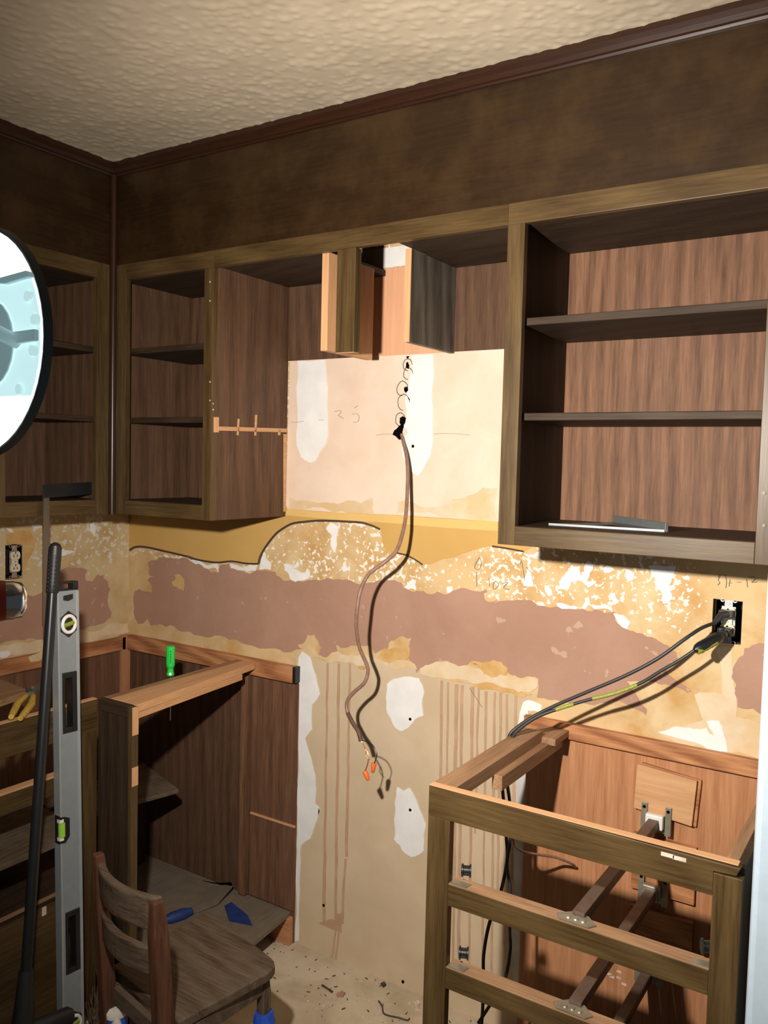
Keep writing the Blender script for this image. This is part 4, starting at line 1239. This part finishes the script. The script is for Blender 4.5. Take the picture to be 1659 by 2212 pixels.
# steel framing square hooked over the side cabinet rail
qa = PX(93, 1047, 0.3215)
qe = Vector((0.245, -0.36, qa.z + 0.004))
dh = (qe - qa).normalized()
sq = thing('framing_square', qa, 'long steel framing square hanging from the side wall cabinet', 'square')
thk = 0.0022
side = dh.cross(Vector((0, 0, 1))).normalized() * thk
bw = 0.038
MB().prism([qa, qa + dh * 0.255, qa + dh * 0.255 - Vector((0, 0, bw)), qa - Vector((0, 0, bw))], side).build('blade', plain('dark_blued_steel', (0.10, 0.11, 0.115), 0.35, 0.8), sq)
tb = PX(95, 1352, 0.3215)
hh = qa.z - tb.z
MB().prism([qa - Vector((0, 0, bw)), qa + dh * 0.026 - Vector((0, 0, bw)), qa + dh * 0.026 - Vector((0, 0, hh - 0.006)), qa - Vector((0, 0, hh))], side).build('tongue', plain('worn_steel_blade', (0.26, 0.22, 0.18), 0.4, 0.6), sq)
MB().prism([qa, qa + side, qa + side - Vector((0, 0, hh)), qa - Vector((0, 0, hh))], -dh * 0.0022).build('tongue_edge', STEEL, sq)

# rafter square lying in the big upper cabinet
zf = IB + 0.0005
A_, B_ = PZ(1185, 1135, IB), PZ(1440, 1150, IB)
A_.z = B_.z = zf
A_.y = max(A_.y, FY + 0.03)
C_ = Vector((1.775, -0.055, zf))
ss = thing('rafter_square', (1.83, -0.16, zf), 'metal triangular square lying flat in the open wall cabinet', 'square')
inn = (A_ + B_ + C_) / 3


def tri_ring(k):
    return [inn + (p - inn) * k for p in (A_, B_, C_)]


t1, t2 = tri_ring(1.0), tri_ring(0.62)
mb = MB()
for i in range(3):
    j = (i + 1) % 3
    mb.prism([t1[i], t1[j], t2[j], t2[i]], (0, 0, 0.004))
mb.build('plate', plain('grey_cast_metal', (0.16, 0.165, 0.165), 0.4, 0.7), ss)
ed = (C_ - B_).normalized()
pe = Vector((ed.y, -ed.x, 0)) * 0.004
MB().prism([B_ - pe, C_ - pe, C_ + pe, B_ + pe], (0, 0, 0.020)).build('fence', plain('grey_cast_metal_light', (0.30, 0.32, 0.32), 0.4, 0.7), ss, 0.001)
MB().prism([A_ + Vector((0, -0.001, 0.0041)), B_ + Vector((0, -0.001, 0.0041)), B_ + Vector((0, 0.003, 0.0041)), A_ + Vector((0, 0.003, 0.0041))], (0, 0, 0.0008)).build('scale_edge', plain('worn_scale_edge', (0.22, 0.22, 0.21), 0.55, 0.5), ss)

# pliers on the side counter
zp = ZTOP + 0.001
piv = PZ(70, 1495, zp + 0.012)
g1, g2 = PZ(24, 1549, zp + 0.010), PZ(44, 1552, zp + 0.004)
g1.x, g2.x = g1.x, g2.x
pl = thing('pliers', (piv.x, piv.y, zp), 'pliers with worn yellow handles resting on the side counter edge', 'pliers')
for g, bend in ((g1, -0.012), (g2, 0.012)):
    mid = piv.lerp(g, 0.5) + (RT * bend)
    MB().tube([piv.lerp(g, 0.18) + RT * bend * 0.6, mid, g.lerp(mid, 0.25), g], [0.0065, 0.0095, 0.0085, 0.0065], 12, 0).build('grip', YELLOW, pl, smooth=True)
    MB().tube([piv, piv.lerp(g, 0.22) + RT * bend * 0.6], [0.007, 0.006], 8).build('handle_shank', DULL, pl)
jd = (piv - (g1 + g2) / 2).normalized()
jd = (jd + RT * 0.5).normalized()
jw = jd.cross(Vector((0, 0, 1))).normalized()
jp = [piv - jd * 0.012 - jw * 0.013, piv - jd * 0.012 + jw * 0.013, piv + jd * 0.03 + jw * 0.012, piv + jd * 0.055 + jw * 0.005, piv + jd * 0.055 - jw * 0.005, piv + jd * 0.03 - jw * 0.012]
MB().prism(jp, (0, 0, 0.012)).build('jaws', plain('dark_tool_steel', (0.13, 0.125, 0.115), 0.4, 0.6), pl, 0.002)
MB().cyl(piv + Vector((0, 0, 0.010)), piv + Vector((0, 0, 0.0145)), 0.006, seg=14).build('pivot', STEEL, pl)

# green screwdriver stuck through the slot between the top boards
sp = PZ(368, 1459, ZTOP + 0.001)
sd_ = thing('screwdriver', sp, 'green handled screwdriver standing in the raw top board', 'screwdriver')
hp = [(0.0, 0.0100), (0.003, 0.0115), (0.010, 0.0095), (0.020, 0.0085), (0.030, 0.0125), (0.036, 0.0128), (0.080, 0.0128), (0.086, 0.0122), (0.088, 0.0095)]
MB().lathe(sp, (0, 0, 1), hp, 10).build('handle', GREEN, sd_)
MB().cyl(sp + Vector((0, 0, 0.001)), sp - Vector((0, 0, 0.135)), 0.0030, 0.0026, 10).build('shank', STEEL, sd_, smooth=True)
tc = (CAM - sp)
tc.z = 0
tc.normalize()
for i, hgt_ in enumerate((0.074, 0.066, 0.061, 0.056, 0.051, 0.046, 0.041)):
    q = sp + Vector((0, 0, hgt_)) + tc * 0.0126
    ww = 0.0018 if i else 0.0022
    rr_ = Vector((-tc.y, tc.x, 0))
    MB().prism([q - rr_ * ww - Vector((0, 0, 0.0016)), q + rr_ * ww - Vector((0, 0, 0.0016)), q + rr_ * ww * (0.4 + 0.6 * (i % 2)) + Vector((0, 0, 0.0016)), q - rr_ * ww + Vector((0, 0, 0.0016))], tc * 0.0006).build('stamped_mark', plain('dark_green_print', (0.01, 0.12, 0.03), 0.5), sd_)

# ------------------------------------------------------------------ small wooden chair
ch = thing('child_chair', (1.0, -0.63, 0), 'small worn wooden chair with taped blue feet', 'chair')
SZ = 0.33
BL, BR, FR, FL = Vector((0.852, -0.768, SZ)), Vector((1.128, -0.818, SZ)), Vector((1.176, -0.536, SZ)), Vector((0.862, -0.458, SZ))


def seat_pts():
    out = []
    cs = [BL, BR, FR, FL]
    rad = [0.006, 0.006, 0.05, 0.03]
    for i in range(4):
        p, a, b2 = cs[i], cs[i - 1], cs[(i + 1) % 4]
        da, db = (a - p).normalized(), (b2 - p).normalized()
        r = rad[i]
        for t in (0, 0.25, 0.5, 0.75, 1.0):
            q = (p + da * r) * (1 - t) ** 2 + p * 2 * t * (1 - t) + (p + db * r) * t * t
            out.append(q)
    return out


MB().prism([p - Vector((0, 0, 0.024)) for p in seat_pts()], (0, 0, 0.024)).build('seat', WORN('x'), ch, 0.006, seg=3)


def post(p0, p1, w0, w1, d0, d1, name, mat, xa, ya):
    """four-sided tapering post from p0 (bottom) to p1 (top)"""
    mb = MB()
    k = 8
    for i in range(k + 1):
        t = i / k
        p = p0.lerp(p1, t)
        w, d = w0 + (w1 - w0) * t, d0 + (d1 - d0) * t
        if i == k:
            w, d = w * 0.7, d * 0.7
        mb.v += [p + xa * sx * w / 2 + ya * sy * d / 2 for sx, sy in ((-1, -1), (1, -1), (1, 1), (-1, 1))]
    for i in range(k):
        for j in range(4):
            a, b2 = i * 4 + j, i * 4 + (j + 1) % 4
            mb.f.append([a, b2, b2 + 4, a + 4])
    mb.f.append([3, 2, 1, 0])
    n = k * 4
    mb.f.append([n, n + 1, n + 2, n + 3])
    return mb.build(name, mat, ch, 0.004, seg=2)


xa = (BR - BL).normalized()
ya = Vector((-xa.y, xa.x, 0))
pLb, pLt = Vector((0.884, -0.782, 0.0)), Vector((0.862, -0.815, 0.622))
pRb, pRt = Vector((1.122, -0.830, 0.0)), Vector((1.094, -0.852, 0.600))
pLm = pLb.lerp(pLt, 0.62)
post(pLb, pLt, 0.030, 0.028, 0.036, 0.032, 'back_post', WORNRED('z'), xa, ya)
post(pRb, pRt, 0.034, 0.032, 0.040, 0.036, 'back_post', WORNRED('z'), xa, ya)


def slat(z0, z1, bow, thick, name):
    mb = MB()
    k = 10
    f0 = (z0 + z1) / 2 / 0.61
    a, b2 = pLb.lerp(pLt, z0 / 0.622), pRb.lerp(pRt, z0 / 0.598)
    c2, d2 = pLb.lerp(pLt, z1 / 0.622), pRb.lerp(pRt, z1 / 0.598)
    for i in range(k + 1):
        t = i / k
        bo = -ya * bow * 4 * t * (1 - t) + ya * 0.006
        lo, hi = a.lerp(b2, t) + bo, c2.lerp(d2, t) + bo
        mb.v += [lo - ya * thick / 2, lo + ya * thick / 2, hi + ya * thick / 2, hi - ya * thick / 2]
    for i in range(k):
        for j in range(4):
            p, q = i * 4 + j, i * 4 + (j + 1) % 4
            mb.f.append([p, p + 4, q + 4, q])
    mb.f.append([0, 1, 2, 3])
    n = k * 4
    mb.f.append([n + 3, n + 2, n + 1, n])
    return mb.build(name, WORN('x'), ch, 0.004, seg=2)


slat(0.530, 0.602, 0.030, 0.020, 'top_slat')
slat(0.430, 0.490, 0.030, 0.018, 'lower_slat')
fl_, fr2 = Vector((0.885, -0.485, 0)), Vector((1.142, -0.560, 0))
for p in (fl_, fr2):
    post(p, p + Vector((0, 0, SZ - 0.024)), 0.022, 0.026, 0.022, 0.026, 'front_leg', WORN('z'), xa, ya)
for a, b2 in ((fr2, pRb), (fl_, pLb), (fl_, fr2), (pLb, pRb)):
    p, q = a + Vector((0, 0, 0.265)), b2 + Vector((0, 0, 0.265))
    dd = (q - p).normalized()
    nn_ = Vector((-dd.y, dd.x, 0)) * 0.008
    MB().prism([p - nn_, p + nn_, q + nn_, q - nn_], (0, 0, 0.038)).build('apron', WORN('x'), ch, 0.002)
for a, b2 in ((fr2, pRb), (fl_, pLb)):
    MB().tube([a + Vector((0, 0, 0.10)), b2 + Vector((0, 0, 0.10))], 0.009, 10).build('stretcher', WORN('y'), ch, smooth=True)
for p, top_ in ((pLb, 0.245), (fl_, 0.20), (fr2, 0.215), (pRb, 0.17)):
    q = p.copy()
    t_ = MB().tube([q + Vector((0, 0, 0.0)), q + Vector((0, 0, 0.05)), q + Vector((-0.003, 0, 0.12)), q + Vector((0.002, 0, top_ - 0.02)), q + Vector((0, 0, top_))], [0.031, 0.027, 0.025, 0.027, 0.022], 10).build('foot_wrap', BLUE, ch)
p = pLb + Vector((0, 0, 0.235))
MB().tube([p + Vector((0, 0, 0.0)), p + Vector((0, 0, 0.014)), p + Vector((0, 0, 0.022))], [0.029, 0.030, 0.022], 10).build('cloth_band', OFFWH, ch, smooth=True)
qv = (CAM - p)
qv.z = 0
qv.normalize()
MB().tube([p + qv * 0.026, p + qv * 0.034 + RT * 0.012 - Vector((0, 0, 0.02)), p + qv * 0.03 + RT * 0.024 - Vector((0, 0, 0.055))], [0.011, 0.009, 0.004], 8, 3).build('cloth_tail', OFFWH, ch, smooth=True)
p = fr2 + Vector((0, 0, 0.16))
MB().tube([p - RT * 0.024 + Vector((0, 0, 0.025)), p - RT * 0.026 - Vector((0, 0, 0.08))], [0.004, 0.007], 8).build('cloth_tail', OFFWH, ch, smooth=True)

# ------------------------------------------------------------------ work lamp (the room's only lamp)
LA = LAMP_AIM
HA = Vector((0.02, 1.0, 0.0)).normalized()        # the way the head's drum is turned
lamp = thing('work_lamp', (1.50, -1.66, 0), 'round work lamp head with added glow on its back and steel bracket on a stand', 'lamp')
Rr_ = 0.098
rc = LAMP.copy()
MB().lathe(rc, HA, [(0.0, 0.020), (0.001, Rr_ * 0.97), (0.003, Rr_ * 0.985)], 48).build('added_glow_shell', GLOW, lamp, smooth=True)  # back of the head, glowing in place of reflected light
rim = MB()
seg = 48
e1_ = HA.orthogonal().normalized()
e2_ = HA.cross(e1_)
ringv = []
for i in range(seg + 1):
    a = 2 * math.pi * i / seg
    ringv.append(a)
prof = [(-0.0015, Rr_ * 0.975), (-0.002, Rr_ * 0.99), (0.006, Rr_ * 1.0), (0.008, Rr_ * 0.955), (0.004, Rr_ * 0.955), (-0.0012, Rr_ * 0.968)]
for a in ringv[:-1]:
    rd = e1_ * math.cos(a) + e2_ * math.sin(a)
    for dd, r in prof:
        rim.v.append(rc + HA * dd + rd * r)
k = len(prof)
for i in range(seg):
    for j in range(k):
        a, b2 = i * k + j, i * k + (j + 1) % k
        c2, d2 = ((i + 1) % seg) * k + (j + 1) % k, ((i + 1) % seg) * k + j
        rim.f.append([a, b2, c2, d2])
rim.build('rim', LAMPRIM, lamp, smooth=True)
sidev = HA.cross(Vector((0, 0, 1))).normalized()          # along the shell, horizontally
if sidev.dot(RT) < 0:
    sidev = -sidev
bk = -HA


def LP(s, z, o):
    return rc + sidev * s + Vector((0, 0, z)) + bk * o


def LQ(x, y, o=0.0):
    """point on the back of the lamp from its place in the photo"""
    return LP((x + 31) * 0.000790, (740 - y) * 0.000426, o)


band = [math.radians(d) for d in (-30, -22, -14, -7, 0, 7, 14, 22, 30)]
rp_ = Rr_ * 0.96
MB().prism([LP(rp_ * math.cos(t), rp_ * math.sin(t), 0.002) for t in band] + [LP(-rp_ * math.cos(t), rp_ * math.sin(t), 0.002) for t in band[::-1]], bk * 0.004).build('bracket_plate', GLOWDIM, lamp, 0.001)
MB().prism([LQ(50, 732, 0.006), LQ(92, 731, 0.006), LQ(92, 752, 0.006), LQ(50, 755, 0.006)], bk * 0.005).build('bracket_rib', GLOWGREY, lamp, 0.001)
MB().prism([LQ(0, 630, 0.004), LQ(76, 622, 0.004), LQ(82, 634, 0.004), LQ(40, 640, 0.004)], bk * 0.006).build('bracket_rib', GLOWGREY, lamp, 0.001)
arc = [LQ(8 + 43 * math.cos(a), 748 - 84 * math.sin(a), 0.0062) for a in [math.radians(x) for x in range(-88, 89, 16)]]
MB().prism(arc + [LQ(2, 664, 0.0062), LQ(0, 832, 0.0062)], bk * 0.002).build('pivot_plate', GLOWGREY, lamp, 0.0008)
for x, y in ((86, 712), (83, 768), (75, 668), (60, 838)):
    MB().cyl(LQ(x, y, 0.005), LQ(x, y, 0.008), 0.0052, 0.0042, 16).build('rivet', GLOWRIVET, lamp, smooth=True)
kb, kt = LQ(56, 750, 0.006), LQ(56, 722, 0.042)
MB().cyl(kb, kt, 0.0055, seg=14).build('knob_shaft', GLOWGREY, lamp, smooth=True)
MB().lathe(kt - (kt - kb).normalized() * 0.006, kt - kb, [(0, 0.0045), (0.002, 0.0072), (0.009, 0.0072), (0.012, 0.005)], 16).build('tilt_knob', plain('dark_knob', (0.03, 0.035, 0.035), 0.4), lamp, smooth=True)
# stand, just outside the frame
px_ = LP(-0.24, 0, 0.03)
MB().cyl((px_.x, px_.y, 0.02), (px_.x, px_.y, 1.64), 0.011, seg=14).build('pole', STEEL, lamp, smooth=True)
MB().tube([(px_.x, px_.y, 1.615), LP(-0.088, 0, 0.008)], 0.009, 10).build('yoke_arm', GLOWGREY, lamp, smooth=True)
for a in (math.radians(200), math.radians(320), math.radians(80)):
    MB().tube([(px_.x, px_.y, 0.36), (px_.x + 0.28 * math.cos(a), px_.y + 0.28 * math.sin(a), 0.012)], 0.009, 10).build('tripod_leg', BLACK, lamp, smooth=True)
tq = CAM + ray(36, 1296).normalized() * 0.80
tl_ = CAM + ray(-80, 1302).normalized() * 0.80
td = (tq - tl_).normalized()
MB().lathe(tl_, td, [(-0.01, 0.014), (0.02, 0.0165), ((tq - tl_).length - 0.003, 0.0165), ((tq - tl_).length + 0.004, 0.0150), ((tq - tl_).length + 0.008, 0.009)], 22).build('chrome_handle', CHROME, lamp, smooth=True)
MB().lathe(tl_ - td * 0.003, td, [(0, 0.016), (0.002, 0.0178), (0.030, 0.0178), (0.036, 0.0168)], 20).build('red_collar', plain('red_orange_plastic', (0.55, 0.06, 0.02), 0.4), lamp, smooth=True)
MB().tube([(px_.x, px_.y, tl_.z), tl_ + td * 0.006], 0.010, 10).build('handle_arm', STEEL, lamp, smooth=True)
ld = bpy.data.lights.new('work_lamp_light', 'SPOT')
ld.energy = KEY_W
ld.color = (1.0, 0.925, 0.845)
ld.spot_size = math.radians(146)
ld.spot_blend = 1.0
ld.shadow_soft_size = 0.022
lo = bpy.data.objects.new('work_lamp_light', ld)
COL.objects.link(lo)
lo.location = rc + HA * 0.03 + sidev * 0.03
lo.rotation_euler = LA.to_track_quat('-Z', 'Y').to_euler()

# ------------------------------------------------------------------ debris on the floor
rd = random.Random(21)
dk, pc = MB(), MB()
for i in range(110):
    x, y = rd.uniform(0.72, 1.56), rd.uniform(-0.55, -0.015)
    if rd.random() < 0.5:
        y = -0.015 - abs(rd.gauss(0, 0.10))
    a = rd.uniform(0, 6.28)
    if rd.random() < 0.72:
        l_, w_ = rd.uniform(0.0015, 0.007), rd.uniform(0.0008, 0.0018)
        t_ = dk
    else:
        l_, w_ = rd.uniform(0.002, 0.008), rd.uniform(0.002, 0.005)
        t_ = pc
    u_, v_ = Vector((math.cos(a), math.sin(a), 0)), Vector((-math.sin(a), math.cos(a), 0))
    p = Vector((x, y, 0))
    t_.prism([p - u_ * l_ - v_ * w_, p + u_ * l_ - v_ * w_ * 0.4, p + u_ * l_ * 0.6 + v_ * w_, p - u_ * l_ * 0.7 + v_ * w_ * 0.8], (0, 0, rd.uniform(0.0008, 0.0025)))
tag(dk.build('floor_grit', DEBRIS), 'dark grit and splinters scattered on the bare floor', 'debris', kind='stuff')
tag(pc.build('floor_chips', CHIP), 'pale plaster crumbs scattered on the bare floor', 'debris', kind='stuff')


def floorbit(name, pxs, mat, h, label, cat):
    pts = [PZ(x, y, 0) for x, y in pxs]
    return tag(MB().prism(jag(pts, 0.12, 1), (0, 0, h)).build(name, mat), label, cat)


floorbit('wood_splinter', ((694, 2130), (697, 2128), (720, 2143), (717, 2146)), DEBRIS, 0.003, 'dark wood splinter on the floor in the open gap', 'splinter')
floorbit('plaster_lump', ((727, 2148), (738, 2144), (746, 2148), (742, 2155), (730, 2155)), plain('pinkish_lump', (0.36, 0.20, 0.15), 0.8, 0, 0.3), 0.006, 'pinkish crumb on the bare floor', 'crumb')
floorbit('dark_clod', ((822, 2128), (830, 2124), (834, 2130), (828, 2134)), DEBRIS, 0.007, 'black clod lying near the wall bottom', 'clod')
floorbit('plaster_chip', ((893, 2168), (902, 2164), (910, 2170), (903, 2176), (895, 2174)), CHIP, 0.005, 'cream plaster chip beside the drawer cabinet', 'plaster chip')
wp = [PZ(x, y, 0.002) for x, y in ((818, 2162), (826, 2175), (828, 2188), (840, 2194), (860, 2198), (880, 2204), (884, 2200))]
tag(MB().tube(wp, 0.0022, 6, 3).build('bent_twig', DEBRIS, smooth=True), 'thin dark bent scrap on the floor by the drawer cabinet', 'scrap')
tf = MB()
bc = PZ(222, 2175, 0.09)
for i in range(140):
    p = Vector((bc.x + rd.gauss(0, 0.02), bc.y + rd.gauss(0, 0.02), 0.0))
    q = p + Vector((rd.gauss(0, 0.018), rd.gauss(0, 0.018), rd.uniform(0.06, 0.13)))
    tf.tube([p, q], [0.0016, 0.0008], 4)
tag(tf.build('bristle_clump', BRISTLE), 'dusty brown brush bristles standing on the floor behind the chair leg', 'brush', kind='stuff')
